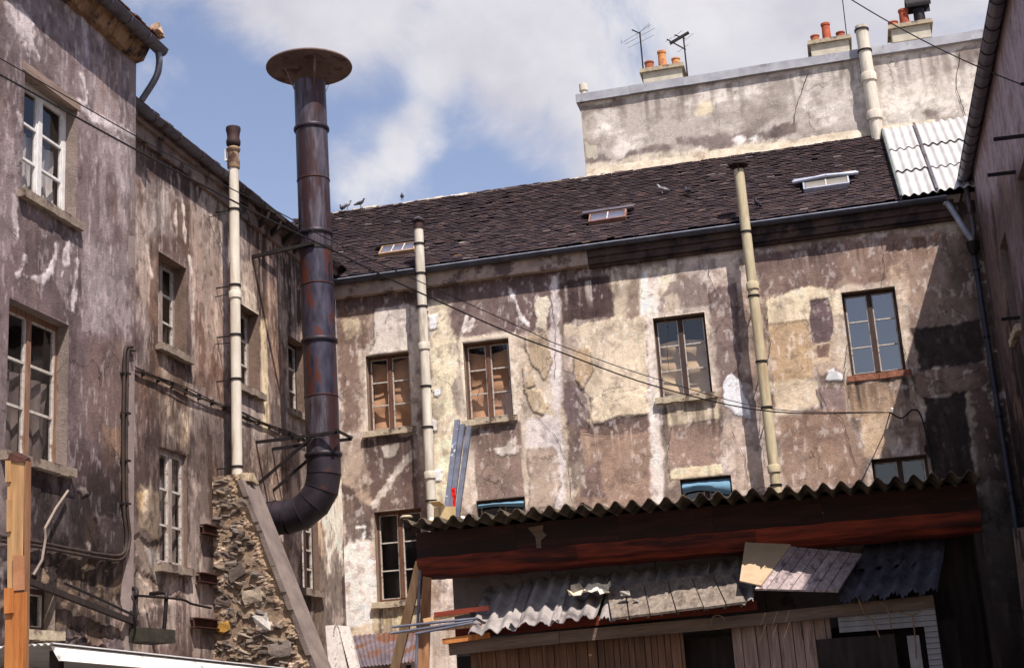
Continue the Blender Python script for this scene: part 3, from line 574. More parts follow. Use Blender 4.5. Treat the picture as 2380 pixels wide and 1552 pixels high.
    P([(2125, 555), (2180, 545), (2170, 600), (2120, 610)], (138, 96, 58), .85, .06, .06)
    P([(2100, 560), (2290, 545), (2320, 760), (2110, 770)], (150, 128, 112), .75, .1, .06, seed=2)
    P([(2118, 765), (2275, 745), (2290, 840), (2140, 862)], (60, 52, 50), .8, .05, .04); P([(2120, 862), (2300, 840), (2310, 900), (2140, 925)], (142, 118, 102), .9, .05, .02, h=.015)
    P([(2150, 925), (2240, 912), (2268, 1105), (2165, 1120)], (60, 52, 50), .8, .05, .04); P([(2255, 905), (2330, 895), (2360, 1110), (2270, 1120)], (116, 94, 84), .8, .08, .06)
    P([(2290, 560), (2340, 900), (2350, 1120), (2310, 900)], (92, 74, 66), .8, .06, .06)
    # lower left
    P([(846, 1012), (962, 1000), (972, 1180), (866, 1190)], (122, 100, 90), .95, .02, .015, seed=3); S([(868, 1175), (905, 1120), (955, 1055)], .07, (200, 188, 172), .9, .04, .02); P([(890, 1040), (925, 1030), (920, 1060), (895, 1062)], (214, 204, 186), .9, .04, .02)
    P([(797, 1020), (845, 1015), (862, 1120), (800, 1130)], (178, 158, 136), .8, .08, .05); P([(797, 1130), (866, 1180), (870, 1260), (800, 1270)], (96, 78, 72), .8, .08, .05, seed=4); P([(800, 1275), (868, 1240), (876, 1480), (804, 1490)], (216, 208, 196), .9, .12, .06, seed=5)
    S([(828, 1225), (848, 1225), (846, 1250)], .03, (226, 218, 206), .9)
    P([(866, 1400), (960, 1392), (962, 1455), (872, 1462)], (214, 196, 144), .9, .05, .03); p.runs([(868, 1405), (960, 1395), .6], (110, 90, 70), .7, 9, 1); P([(800, 1455), (960, 1445), (960, 1490), (806, 1495)], (196, 176, 140), .8, .05, .04)
    P([(1098, 990), (1205, 978), (1218, 1160), (1110, 1170)], (150, 126, 112), .95, .02, .015, seed=6); P([(1140, 1040), (1170, 1036), (1200, 1010), (1204, 1058), (1160, 1062)], (208, 198, 182), .95, .05, .02, h=.01)
    for (x, y, xx, yy, ln, c, sd) in [(860, 1000, 970, 990, .6, (92, 74, 66), 1), (1090, 985, 1200, 972, .6, (100, 82, 74), 2), (1540, 930, 1668, 912, .5, (118, 96, 84), 3), (1970, 872, 2105, 855, .5, (112, 88, 74), 4), (800, 690, 2200, 545, .6, (92, 76, 72), 5)]: p.runs([(x, y), (xx, yy), ln], c, .5, 6, sd)
    p.runs([(800, 700), (2200, 560), .6], (214, 204, 190), .25, 5, 6, thr=.62)
    for r_ in list(B_UP.values())+list(B_LO.values()):   # soot washed down from the sills
        for (ua, ub) in ((r_[0]-.12, r_[0]+.1), (r_[1]-.1, r_[1]+.14), (r_[0], r_[1])):
            L_ = .5+1.0*fbm(p.U*8, p.U*0+r_[0], 4, 2); dz = r_[2]-.1-p.Z; m_ = ((p.U > ua) & (p.U < ub))*sstep(0, .05, dz)*(1-sstep(.1, 1., dz/L_))*(.35+.6*sstep(.45, .6, fbm(p.U*14, p.Z*.8, 4, 4))); p.mix(np.clip(m_*.6, 0, 1), (70, 58, 54))
    for r_ in list(B_UP.values()):   # lime surround
        d = np.maximum(np.maximum(r_[0]-p.U, p.U-r_[1]), np.maximum(r_[2]-p.Z, p.Z-r_[3]))+(fbm(p.U*3, p.Z*3, 4, 1)-.5)*.3
        p.mix(.5*sstep(.16, .08, d), (206, 194, 172))
    # soot and deep cornice shade painted in under the eaves, right-hand half
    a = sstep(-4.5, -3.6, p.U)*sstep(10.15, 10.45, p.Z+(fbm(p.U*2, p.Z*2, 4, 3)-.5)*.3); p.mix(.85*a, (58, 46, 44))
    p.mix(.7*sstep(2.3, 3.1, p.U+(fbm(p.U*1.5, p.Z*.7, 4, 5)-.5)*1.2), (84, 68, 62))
    p.mix(.35*sstep(.58, .75, fbm(p.U*7, p.Z*7, 4, 7)), (112, 92, 86)); p.mix(.3*sstep(.62, .72, fbm(p.U*11, p.Z*6, 4, 4)), (226, 218, 206))
    P([(2118, 765), (2275, 745), (2290, 840), (2140, 862)], (76, 66, 63), .88, .05, .03, tex=.3); P([(2150, 925), (2240, 912), (2268, 1105), (2165, 1120)], (72, 63, 61), .86, .055, .03, tex=.35)
    p.mix(.85*sstep(6.6, 4.8, p.Z+(fbm(p.U*1.5, p.Z*1.5, 5, 2)-.5)*1.2)*sstep(1.5, 2.4, p.U), (42, 34, 32))  # lower right corner darkened in the paint to deepen the shade there
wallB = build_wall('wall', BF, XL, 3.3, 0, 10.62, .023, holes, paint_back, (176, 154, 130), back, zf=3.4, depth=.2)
for pts in [[(1645, 610), (1650, 650), (1690, 720)], [(1770, 940), (1765, 1000), (1780, 1080)], [(1905, 905), (1925, 955), (1960, 975), (1975, 1040), (2000, 1100)], [(1970, 790), (1962, 870), (1975, 960)], [(2080, 690), (2092, 790), (2120, 870), (2135, 960), (2145, 1080)],
            [(1545, 730), (1550, 800), (1558, 870)], [(1240, 960), (1290, 1010), (1320, 1080), (1330, 1170)], [(1340, 1000), (1410, 1010), (1460, 1000)], [(1280, 690), (1292, 760), (1290, 880)], [(1120, 870), (1105, 960)], [(1330, 905), (1370, 960), (1370, 1000)], [(2130, 870), (2200, 890), (2250, 870), (2300, 850)],
            [(2050, 560), (2055, 630), (2045, 680)], [(1780, 700), (1790, 800), (1775, 900)], [(1350, 820), (1345, 900), (1380, 930)], [(820, 900), (870, 940), (862, 1010)], [(1700, 1000), (1730, 1060), (1740, 1120)], [(1560, 985), (1550, 1080)]]: crack(BF, pts, wallB)

make_window(BF, back, B_UP['w1'], frame=WOODBR, curtain=(PAPER, 0, .98, 'paper')); make_window(BF, back, B_UP['w2'], frame=WOODBR, curtain=(PAPER, 0, .93, 'paper'))
make_window(BF, back, B_UP['w3'], frame=WOODDK, curtain=(PAPERL, 0, .72, 'paper')); make_window(BF, back, B_UP['w4'], frame=WOODDK, gl=GLASSB, sillm=BRICKM, silln=.03)
make_window(BF, back, B_LO['l1'], frame=WOODBR)
for k in ('l2', 'l3', 'l4'):
    w = make_window(BF, back, B_LO[k], frame=WOODDK)
    if k != 'l4':
        u0, u1, z0, z1 = B_LO[k]; b = MB(); vs = []
        for j in range(5):
            for i in range(13): vs.append(BF.P(u0+.03+(u1-u0-.06)*i/12, z1-.05-(.12 if k == 'l2' else .26)*j/4*(1-.3*math.sin(i*.3+.5)), -.10+.10*math.sin(j*.7)+.008*math.sin(i*1.9)))
        b.add(vs, [(j*13+i, j*13+i+1, (j+1)*13+i+1, (j+1)*13+i) for j in range(4) for i in range(12)], None, True).build('roller_blind', BLUEC, w)

# eaves: cornice band, gutter, roof slope
EZ = 10.62
c = MB(); BF.box(c, XL+.02, -4.35, EZ-.30, EZ+.02, -.05, .17); c.build('cornice', mat('cornice_render', (142, 124, 112), (178, 158, 142), scale=3, bump=.4, c3=(98, 82, 76), t3=.56, scale3=1.6), back)
c = MB(); BF.box(c, -4.35, 2.75, EZ-.16, EZ+.02, -.05, .19); BF.box(c, -4.35, 2.75, EZ-.30, EZ-.16, -.05, .15); BF.box(c, -4.35, 2.75, EZ-.36, EZ-.30, -.05, .09); c.build('cornice', mat('sooty_cornice', (52, 40, 38), (84, 66, 58), scale=3, bump=.5, c3=(40, 32, 32), t3=.55), back)
gutB = gutter('gutter', (XL+.1, YB-.25, EZ+.05), (2.62, YB-.25, EZ+.06), .085, back, mat('dull_zinc', (58, 58, 66), (82, 82, 92), scale=3, metal=.25, rough=.55, bump=.08, c3=(66, 62, 66), t3=.62), seg=.85, jm=ZINCDK, lip=ZINC)

RE = np.array([0, YB-.29, EZ+.09]); RR = np.array([0, 29.6, 13.23]); rs = RR-RE; RLEN = np.linalg.norm(rs); rd = rs/RLEN; rn = np.array([0, -rd[2], rd[1]])
def roofP(x, t, n=0):
    sag = -.05*math.sin(math.pi*t/RLEN)+.05*(vnoise(np.array([x*.35]), np.array([t*.5]), 2)[0]-.5)
    return RE+rd*t+rn*(n+sag)+np.array([x, 0, 0])
RX0, RX1 = -11.6, 2.45
mb = MB(); nx, nt = 60, 12; vs = [roofP(RX0+(4.6-RX0)*i/nx, RLEN*j/nt, -.03) for j in range(nt+1) for i in range(nx+1)]
mb.add(vs, [(j*(nx+1)+i, j*(nx+1)+i+1, (j+1)*(nx+1)+i+1, (j+1)*(nx+1)+i) for j in range(nt) for i in range(nx)], (.02, .016, .016), True)
roof = mb.build('roof', TILE, back, useg=True)
# plain clay tiles, every one its own wedge; the 300 that show largest are objects, the others one joined part
TW, EXP, TH = .165, .090, .018
tiles = []
PAL = [(64, 52, 54), (71, 57, 58), (78, 63, 62), (57, 47, 50), (84, 70, 70), (66, 55, 59), (74, 58, 56), (94, 78, 76), (100, 78, 70), (52, 44, 47), (122, 110, 106), (116, 86, 70)]
PW = np.array([18, 17, 13, 15, 8, 15, 10, 3, .9, 12, .9, .15]); PW = PW/PW.sum()
SKY = {'s1': (880, 595, 972, 565), 's2': (1368, 522, 1458, 492), 's3': (1868, 446, 1972, 414)}
def roofpx(x, y):
    p = atP(x, y, RE, rn); return p[0], (p-RE)@rd
skr = {}
for k, (a, b, c_, d) in SKY.items():
    x0, t0 = roofpx(a, b); x1, t1 = roofpx(c_, d); skr[k] = (min(x0, x1), max(x0, x1), min(t0, t1), max(t0, t1))
for j in range(int(RLEN/EXP)+1):
    t = j*EXP; off = (j % 2)*TW/2+random.uniform(-.02, .02)
    for i in range(int((RX1-RX0)/TW)):
        x = RX0+off+i*TW+random.uniform(-.008, .008)
        if any(s[0]-.08 < x < s[1]+.02 and s[2]-.12 < t < s[3]+.0 for s in skr.values()): continue
        if random.random() < .006: continue
        # end of the back wing: roof hip runs under the left-hand wing
        ci = rng.choice(len(PAL), p=PW); tiles.append((x, t+random.uniform(-.013, .013)+.03*(vnoise(np.array([x*.9]), np.array([t*.8]), 5)[0]-.5), ci, random.uniform(-.05, .05), max(0, random.gauss(.004, .012)), random.uniform(.75, 1.1)))
def tile_verts(k):
    w = TW*.97; l = EXP*1.9
    return [(-w/2, 0, 0), (w/2, 0, 0), (w/2, l, -.012), (-w/2, l, -.012), (-w/2, 0, TH), (w/2, 0, TH), (w/2, l, TH-.014), (-w/2, l, TH-.014)]
TF = [(0, 3, 2, 1), (4, 5, 6, 7), (0, 1, 5, 4), (1, 2, 6, 5), (2, 3, 7, 6), (3, 0, 4, 7)]
tmesh = []
for ci, colr in enumerate(PAL):
    me = bpy.data.meshes.new('tile'); me.from_pydata(tile_verts(0), [], TF); me.materials.append(TILE)
    at = me.color_attributes.new('Col', 'FLOAT_COLOR', 'POINT'); at.data.foreach_set('color', np.tile(np.r_[lin(colr), 1], 8).astype(np.float32)); tmesh.append(me)
tiles.sort(key=lambda q: np.linalg.norm(roofP(q[0], q[1])-EYE) if -9.3 < q[0] < 2.4 else 1e9)
big = MB()
for k, (x, t, ci, yaw, lift, br) in enumerate(tiles):
    base = roofP(x, t, .004+lift*.6); tilt = .13+lift*2; e1 = np.array([math.cos(yaw), 0, 0])+rd*math.sin(yaw); e2 = rd*math.cos(tilt)-rn*math.sin(tilt); e2 = e2*math.cos(yaw)-np.array([1, 0, 0])*math.sin(yaw); e1 /= np.linalg.norm(e1); e2 /= np.linalg.norm(e2); e3 = np.cross(e1, e2)
    base = base+rn*(EXP*math.sin(.13)*1.6)
    if k < 300:
        o = bpy.data.objects.new('tile', tmesh[ci]); COL.objects.link(o); o.parent = roof
        M4 = Matrix([[e1[i], e2[i], e3[i], base[i]-WLOC[roof.name][i]] for i in range(3)]+[[0, 0, 0, 1]]); o.matrix_local = M4
    else:
        big.add([base+e1*v[0]+e2*v[1]+e3*v[2] for v in tile_verts(0)], TF, lin(PAL[ci])*br)
props(big.build('tile_courses', TILE, roof, useg=True), kind='stuff')
# ridge bedding
mb = MB(); 
for i in range(70):
    x0 = RX0+(2.3-RX0)*i/70; x1 = RX0+(2.3-RX0)*(i+1)/70; h = random.uniform(.03, .075)
    a = roofP(x0, RLEN-.05, .03); b = roofP(x1, RLEN-.05, .03); mb.hexa([a, b, b+np.array([0, .3, -.05]), a+np.array([0, .3, -.05]), a+np.array([0, .05, h]), b+np.array([0, .05, h*random.uniform(.7, 1.2)]), b+np.array([0, .25, h]), a+np.array([0, .25, h])])
mb.build('ridge_bedding', mat('lime_bedding', (150, 136, 124), (206, 194, 178), scale=4, bump=.6, c3=(92, 78, 74), t3=.56), back)

# skylights
def skylight(k, npane, fm, glm, hood, lean=.28):
    x0, x1, t0, t1 = skr[k]; fr_ = MB()
    h = .10
    for a, b in ((x0, x0+.035), (x1-.035, x1)): fr_.slab([roofP(a, t0, h), roofP(b, t0, h), roofP(b, t1, h+.02), roofP(a, t1, h+.02)], h+.02)
    fr_.slab([roofP(x0+.035, t0, h), roofP(x1-.035, t0, h), roofP(x1-.035, t0+.05, h), roofP(x0+.035, t0+.05, h)], h+.02)
    fr_.slab([roofP(x0+.035, t1-.05, h+.02), roofP(x1-.035, t1-.05, h+.02), roofP(x1-.035, t1, h+.02), roofP(x0+.035, t1, h+.02)], h+.02)
    s = fr_.build('skylight', fm, back)
    for i in range(npane):
        a = x0+.035+(x1-x0-.07)*i/npane; b = x0+.035+(x1-x0-.07)*(i+1)/npane
        MB().add([roofP(a+.01, t0+.04, h-.008), roofP(b-.01, t0+.04, h-.008), roofP(b-.01, t1-.04, h+.01), roofP(a+.01, t1-.04, h+.01)], [(0, 1, 2, 3)]).build('pane', glm, s)
        if i: MB().slab([roofP(a-.012, t0+.05, h+.004), roofP(a+.012, t0+.05, h+.004), roofP(a+.012, t1-.05, h+.022), roofP(a-.012, t1-.05, h+.022)], .03).build('glazing_bar', PUTTY, s)
    MB().add([roofP(x0+.02, t0, .015), roofP(x1-.02, t0, .015), roofP(x1-.02, t1, .015), roofP(x0+.02, t1, .015)], [(0, 1, 2, 3)]).build('backing', ROOM, s)
    hb = MB(); hb.slab([roofP(x0-.14, t1-.02, h+.05), roofP(x1+.14, t1-.02, h+.05), roofP(x1+.18, t1+.2, h+.01), roofP(x0-.18, t1+.2, h+.01)], .02)
    if hood is ZINC: hb.tube([roofP(x0-.2, t1-.04, h+.03), roofP((x0+x1)/2, t1-.02, h+.07), roofP(x1+.2, t1-.02, h+.03)], .04, 8)
    hb.build('hood', hood, s)
skg = mat('skylight_glass', (70, 68, 80), (104, 102, 114), scale=2, rough=.15, bump=.02, spec=.6)
skylight('s1', 3, mat('skylight_frame', (140, 110, 84), (176, 150, 118), scale=4, bump=.2), skg, DKW); skylight('s2', 2, mat('rusty_cheek', (104, 72, 62), (140, 108, 96), scale=5, bump=.2), skg, ZINCDK); skylight('s3', 2, ZINC, mat('pale_skylight_glass', (108, 104, 96), (134, 128, 118), scale=2, rough=.2, bump=.02, spec=.5), ZINC)
# ------------------------------------------------------------------ left wing (runs back to the corner)
left = empty('side_wing', (XL, 22, 0), 'two storey side wing with sooty streaked render behind the black flue', 'building')
ru2 = LF.uz(561, 712)[0]
mat('dim_curtain', (96, 84, 80), (130, 116, 108), scale=2)
L_W = {'a': (19.10, 20.06, 7.50, 8.97, .27), 'b': (ru2-.25, ru2+.76, 7.48, 8.95, .27), 'c': (24.30, 25.22, 7.48, 8.92, .27), 'd': (19.14, 20.04, 4.18, 5.92), 'e': (24.75, 25.6, 4.2, 5.75)}
def paint_left(p):
    P = p.poly; S = p.stroke
    p.mottle((170, 156, 146), .8, .35, .45, .62, .75, 2); p.mottle((92, 74, 66), 1.1, .35, .50, .68, .8, 5); p.mottle((140, 108, 84), 1.4, .5, .5, .66, .55, 1)
    P([(330, 395), (430, 440), (430, 560), (362, 560), (335, 560)], (168, 156, 148), .85, .12, .1); P([(340, 330), (470, 420), (470, 480), (430, 470), (340, 400)], (96, 80, 78), .7, .12, .1)
    P([(385, 440), (450, 480), (470, 560), (440, 620), (410, 560)], (116, 90, 76), .8, .1, .05, seed=2)
    for q in [[(410, 470), (408, 520)], [(425, 480), (430, 560)], [(330, 540), (342, 580), (352, 640)], [(440, 600), (452, 660), (450, 740)]]: S(q, .035, (206, 194, 180), .85, .04, .03, h=.008)
    P([(498, 700), (506, 700), (505, 780), (512, 850), (500, 850)], (222, 210, 190), .95, .03, .02); P([(470, 560), (490, 560), (492, 600), (476, 605)], (196, 182, 168), .8, .05, .04)
    P([(556, 600), (585, 620), (592, 700), (560, 690)], (178, 160, 142), .8, .1, .06); P([(560, 660), (600, 690), (598, 740), (566, 730)], (200, 186, 164), .8, .08, .04)
    P([(606, 740), (620, 745), (626, 1010), (610, 1005)], (208, 190, 152), .95, .03, .07, tex=.1); P([(622, 640), (655, 700), (664, 820), (650, 900), (630, 850)], (162, 134, 112), .8, .1, .08)
    P([(640, 700), (668, 720), (664, 800), (655, 790)], (196, 180, 160), .8, .08, .04)
    P([(362, 830), (440, 870), (440, 960), (360, 920)], (158, 130, 108), .75, .1, .08); P([(450, 560), (540, 640), (540, 960), (450, 900)], (140, 106, 86), .7, .12, .1, seed=4)
    P([(318, 700), (345, 710), (345, 860), (318, 850)], (150, 138, 138), .7, .08, .06); P([(370, 920), (430, 960), (440, 1040), (370, 1010)], (198, 176, 146), .6, .12, .06, seed=3); P([(420, 950), (446, 970), (440, 1010), (425, 1000)], (212, 190, 158), .85, .06, .03)
    P([(318, 1150), (350, 1120), (372, 1160), (368, 1260), (345, 1235), (322, 1225)], (196, 166, 122), .95, .06, .03, h=.01); P([(330, 1130), (352, 1125), (356, 1220), (336, 1225)], (216, 196, 156), .8, .06, .06)
    P([(320, 1250), (370, 1260), (372, 1345), (318, 1340)], (176, 156, 132), .85, .12, .05, h=-.03, seed=6); P([(345, 1270), (368, 1280), (370, 1330), (356, 1320)], (222, 214, 202), .95, .08, .03); P([(316, 1320), (380, 1340), (420, 1400), (318, 1420)], (140, 120, 100), .8, .12, .05, h=-.03, seed=7)
    P([(430, 1330), (500, 1340), (500, 1420), (430, 1400)], (124, 108, 102), .8, .08, .06)
    P([(445, 1050), (480, 1070), (480, 1200), (450, 1180)], (128, 106, 94), .8, .1, .06); P([(560, 1030), (700, 1060), (710, 1200), (640, 1180), (580, 1120)], (156, 132, 114), .8, .1, .06)
    P([(716, 1180), (795, 1100), (800, 1552), (722, 1552)], (214, 202, 186), .95, .08, .05, seed=5); P([(722, 1190), (752, 1200), (756, 1552), (728, 1552)], (186, 158, 126), .8, .12, .06, seed=6)
    P([(640, 560), (790, 650), (790, 720), (660, 640)], (84, 68, 64), .85, .12, .1); P([(670, 660), (700, 680), (705, 780), (672, 770)], (66, 50, 46), .7, .12, .06)
    p.runs([(330, 330), (690, 580), 2.2], (84, 66, 62), .65, 5, 2); p.runs([(330, 330), (690, 580), 2.6], (186, 170, 158), .55, 6, 4, thr=.52); p.runs([(320, 880), (700, 1040), 1.6], (96, 76, 66), .6, 6, 5); p.runs([(370, 1340), (470, 1360), 1.2], (186, 170, 156), .6, 14, 3)
    so = fbm(p.U*1.1+2, p.Z*.55, 7, 3); p.mix(.45*sstep(.52, .59, so), (76, 61, 57)); so = fbm(p.U*1.3+9, p.Z*.45+4, 7, 5); p.mix(.4*sstep(.56, .62, so), (196, 180, 166)); p.mix(.45*sstep(.56, .74, fbm(p.U*9, p.Z*6, 3, 7)), (92, 74, 66)); p.mix(.3*sstep(.6, .74, fbm(p.U*14, p.Z*4, 3, 4)), (210, 196, 180))
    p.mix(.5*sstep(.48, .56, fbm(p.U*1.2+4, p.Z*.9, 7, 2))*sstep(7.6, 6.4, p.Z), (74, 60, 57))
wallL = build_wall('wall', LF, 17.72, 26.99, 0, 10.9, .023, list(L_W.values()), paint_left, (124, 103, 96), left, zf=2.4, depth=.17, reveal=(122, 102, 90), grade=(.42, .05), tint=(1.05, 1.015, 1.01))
for pts in [[(340, 950), (345, 1010), (372, 1040)], [(480, 700), (520, 860)], [(440, 880), (450, 1000), (446, 1050)], [(580, 1040), (640, 1080), (690, 1100)], [(610, 620), (660, 700)]]: crack(LF, pts, wallL)
for k, r_ in L_W.items(): make_window(LF, left, r_[:4], curtain=(MATS['dim_curtain'], 0, .8, 'net') if k in 'bd' else None, rows=3 if k in 'abc' else 4 if k == 'e' else 3, frame=WOODDK if k in 'ce' else mat('grey_window_paint', (120, 104, 96), (160, 146, 136), scale=6, bump=.2), bars=PUTTY, depth=.06 if k == 'd' else .11 if k == 'e' else .21, sillm=SILLG, silln=.1, barw=.03, leaf=2)
c = MB(); LF.box(c, 17.8, 26.95, 10.55, 10.92, -.06, .06); LF.box(c, 17.8, 26.85, 10.78, 10.97, .06, .12); c.build('cornice', mat('dull_cornice', (104, 86, 80), (140, 120, 110), scale=2.5, bump=.4, c3=(66, 54, 52), t3=.54), left)
gutter('gutter', (XL+.2, 17.7, 10.93), (XL+.2, 26.6, 10.98), .09, left, ZINCDK, seg=.75, out=(1, 0, 0), jm=mat('rust_strap', (66, 50, 48), (90, 70, 64)))
c = MB(); c.slab([(XL+.22, 17.5, 10.98), (XL+.22, 27.6, 11.02), (-13, 27.6, 13.1), (-13, 17.5, 13.1)], .08, (.5, 0, .8)); rfL = c.build('roof', mat('dark_tile_slope', (56, 44, 44), (84, 66, 62), scale=6, stretch=(1, 6, 1), bump=.5), left)
for i in range(60):
    t = MB(); y = 17.8+i*.155; a = random.uniform(-.015, .015); t.slab([(XL+.29+a, y, 10.965+a*.3), (XL+.29+a, y+.148, 10.965+a*.3), (XL+.02, y+.148, 11.19), (XL+.02, y, 11.19)], .02, (.5, 0, .8)); t.build('tile', mat('eave_tile', (74, 56, 54), (100, 78, 70), scale=8, bump=.3, rand=.25), rfL)
# exposed rafters where the eave has come away near the corner
for i in range(5):
    y = 22.9+i*.55; MB().beam((XL+.02, y, 10.62), (XL+.36, y, 10.86), .08, .1).build('rafter', DKW, left)
MB().hexa([(XL+.33, 22.6, 10.80), (XL+.36, 22.6, 10.80), (XL+.36, 26.2, 10.84), (XL+.33, 26.2, 10.84), (XL+.33, 22.6, 10.88), (XL+.36, 22.6, 10.88), (XL+.36, 26.2, 10.92), (XL+.33, 26.2, 10.92)]).build('fascia', DKW, left)

# ------------------------------------------------------------------ near block (taller, stands proud of the wing)
near = empty('corner_block', (XN, 14.5, 0), 'tall grey plastered block with patched cracks and white casement above', 'building')
N_W = {'a': (14.86, NF.uz(176, 520)[0], 8.42, 10.04), 'b': (14.66, NF.uz(160, 800)[0], 5.08, 6.96), 'c': (15.1, 15.82, 3.05, 3.56)}
def paint_near(p):
    P = p.poly; S = p.stroke; W_ = (190, 180, 176)
    p.mottle((150, 136, 134), .5, .5, .46, .62, .7, 2); p.mottle((100, 85, 84), .8, .5, .48, .64, .7, 5); p.mottle((150, 124, 108), 1.3, .8, .55, .7, .5, 3)
    P([(15, 20), (45, 15), (70, 60), (85, 130), (60, 120), (35, 80)], W_, .85, .1, .05, h=.01)
    for q, w in [([(193, 30), (200, 90), (205, 140)], .035), ([(195, 190), (200, 240), (202, 215)], .05), ([(185, 245), (215, 270), (250, 290), (290, 305), (310, 320)], .055), ([(55, 640), (95, 650), (112, 632)], .05), ([(110, 635), (125, 610), (135, 580)], .05), ([(145, 640), (152, 600), (160, 560)], .05), ([(180, 560), (180, 620), (172, 680), (170, 720)], .035), ([(32, 460), (36, 530), (42, 550)], .045), ([(45, 270), (50, 300)], .02), ([(275, 300), (276, 340)], .02), ([(60, 610), (40, 640)], .03)]: S(q, w, W_, .95, .05, .02, h=.007)
    S([(200, 40), (205, 120), (200, 150)], .05, (166, 156, 164), .8, .05, .03)
    P([(190, 560), (300, 590), (305, 780), (200, 760)], (162, 150, 146), .7, .12, .12); P([(200, 780), (285, 800), (285, 1050), (205, 1030)], (132, 108, 98), .75, .12, .12, seed=4); P([(250, 1000), (290, 1000), (290, 1080), (255, 1080)], (150, 118, 92), .8, .1, .06)
    P([(70, 1090), (180, 1130), (295, 1080), (300, 1300), (70, 1260)], (58, 47, 47), .93, .12, .12, seed=2); P([(170, 1050), (290, 1060), (285, 1160), (200, 1160)], (96, 76, 70), .8, .14, .1, seed=5); P([(200, 1190), (240, 1200), (260, 1280), (205, 1270)], (118, 90, 70), .7, .1, .06)
    P([(218, 1195), (290, 1210), (285, 1300), (230, 1290)], (104, 88, 84), .85, .05, .02, h=.02); P([(178, 1135), (200, 1130), (208, 1150), (190, 1158)], (206, 194, 178), .95, .04, .02, h=.02); P([(205, 1260), (215, 1265), (210, 1290)], (212, 200, 184), .95, .04, .02)
    P([(140, 1300), (310, 1310), (315, 1480), (150, 1500), (130, 1400)], (122, 100, 80), .9, .12, .05, h=-.04, seed=3); P([(230, 1330), (310, 1340), (310, 1400), (250, 1390)], (170, 142, 104), .8, .14, .05, seed=6)
    P([(60, 1290), (145, 1300), (140, 1480), (60, 1480)], (62, 50, 48), .85, .1, .08); P([(60, 1500), (150, 1490), (150, 1552), (60, 1552)], (126, 112, 108), .8, .1, .06)
    p.mottle((70, 56, 50), 3, 3, .55, .68, .0, 4); m = sstep(4.2, 3.6, p.Z)*sstep(.5, .62, fbm(p.U*4, p.Z*5, 4, 6)); p.mix(.8*m, (60, 46, 40)); m = sstep(4.2, 3.6, p.Z)*sstep(.55, .62, fbm(p.U*5+7, p.Z*6, 4, 2)); p.mix(.8*m, (190, 164, 130)); p.H += -.05*sstep(4.3, 3.8, p.Z)*fbm(p.U*5, p.Z*7, 3, 3)
    p.runs([(0, 60), (330, 150), 2.5], (186, 176, 178), .35, 7, 2, thr=.55); p.runs([(60, 540), (185, 560), 1.5], (104, 88, 84), .5, 5, 3); p.runs([(200, 300), (315, 360), 3], (176, 164, 158), .45, 4, 5, thr=.5)
    so = fbm(p.U*.9+5, p.Z*.6, 7, 3); p.mix(.36*sstep(.53, .60, so), (86, 71, 71)); so = fbm(p.U*1.0+9, p.Z*.5+4, 7, 5); p.mix(.3*sstep(.56, .62, so), (180, 165, 161)); p.mix(.4*sstep(.56, .74, fbm(p.U*9, p.Z*6, 3, 7)), (100, 86, 82)); p.mix(.3*sstep(.6, .74, fbm(p.U*14, p.Z*5, 3, 4)), (196, 186, 182))
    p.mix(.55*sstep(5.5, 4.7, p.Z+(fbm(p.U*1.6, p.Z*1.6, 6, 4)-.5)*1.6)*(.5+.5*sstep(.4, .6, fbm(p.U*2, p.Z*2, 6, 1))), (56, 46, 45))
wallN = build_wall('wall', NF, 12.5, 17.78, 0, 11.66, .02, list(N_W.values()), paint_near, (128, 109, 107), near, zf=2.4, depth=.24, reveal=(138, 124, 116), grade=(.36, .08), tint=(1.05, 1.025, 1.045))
for pts in [[(180, 570), (185, 680), (160, 745)], [(240, 1190), (275, 1200), (290, 1215)], [(190, 1180), (225, 1280)], [(185, 480), (186, 560)], [(5, 520), (40, 560)]]: crack(NF, pts, wallN, .014)
c = MB(); c.slab([(XN, 17.78, 0), (XL-.4, 17.78, 0), (XL-.4, 17.78, 11.66), (XN, 17.78, 11.66)], .2, (0, 1, 0)); c.build('end_wall', mat('end_render', (124, 108, 104), (150, 134, 128), scale=2, bump=.4), near)
make_window(NF, near, N_W['a'], frame=WOODWH, bars=WOODWH, curtain=(CURT, 0, .62, 'net'), depth=.17, sash=.07, barw=.03, sillm=SILLG); make_window(NF, near, N_W['b'], frame=mat('rust_brown_paint', (104, 72, 56), (146, 112, 90), scale=6, bump=.2, stretch=(5, 5, .6)), bars=PUTTY, curtain=(mat('dim_curtain', (96, 84, 80), (130, 116, 108), scale=2), .0, .6, 'net'), depth=.16, sash=.06, barw=.03, sillm=SILLG)
make_window(NF, near, N_W['c'], rows=1, frame=WOODDK, leaf=1, depth=.15)
MB().hexa([NF.P(14.80, 10.035, .012), NF.P(16.2, 10.035, .012), NF.P(16.2, 10.035, -.05), NF.P(14.80, 10.035, -.05), NF.P(14.80, 10.16, .016), NF.P(16.2, 10.16, .016), NF.P(16.2, 10.16, -.05), NF.P(14.80, 10.16, -.05)]).build('lintel', mat('timber_lintel', (126, 104, 92), (158, 138, 124), scale=4, stretch=(5, .6, 5), bump=.4), near)
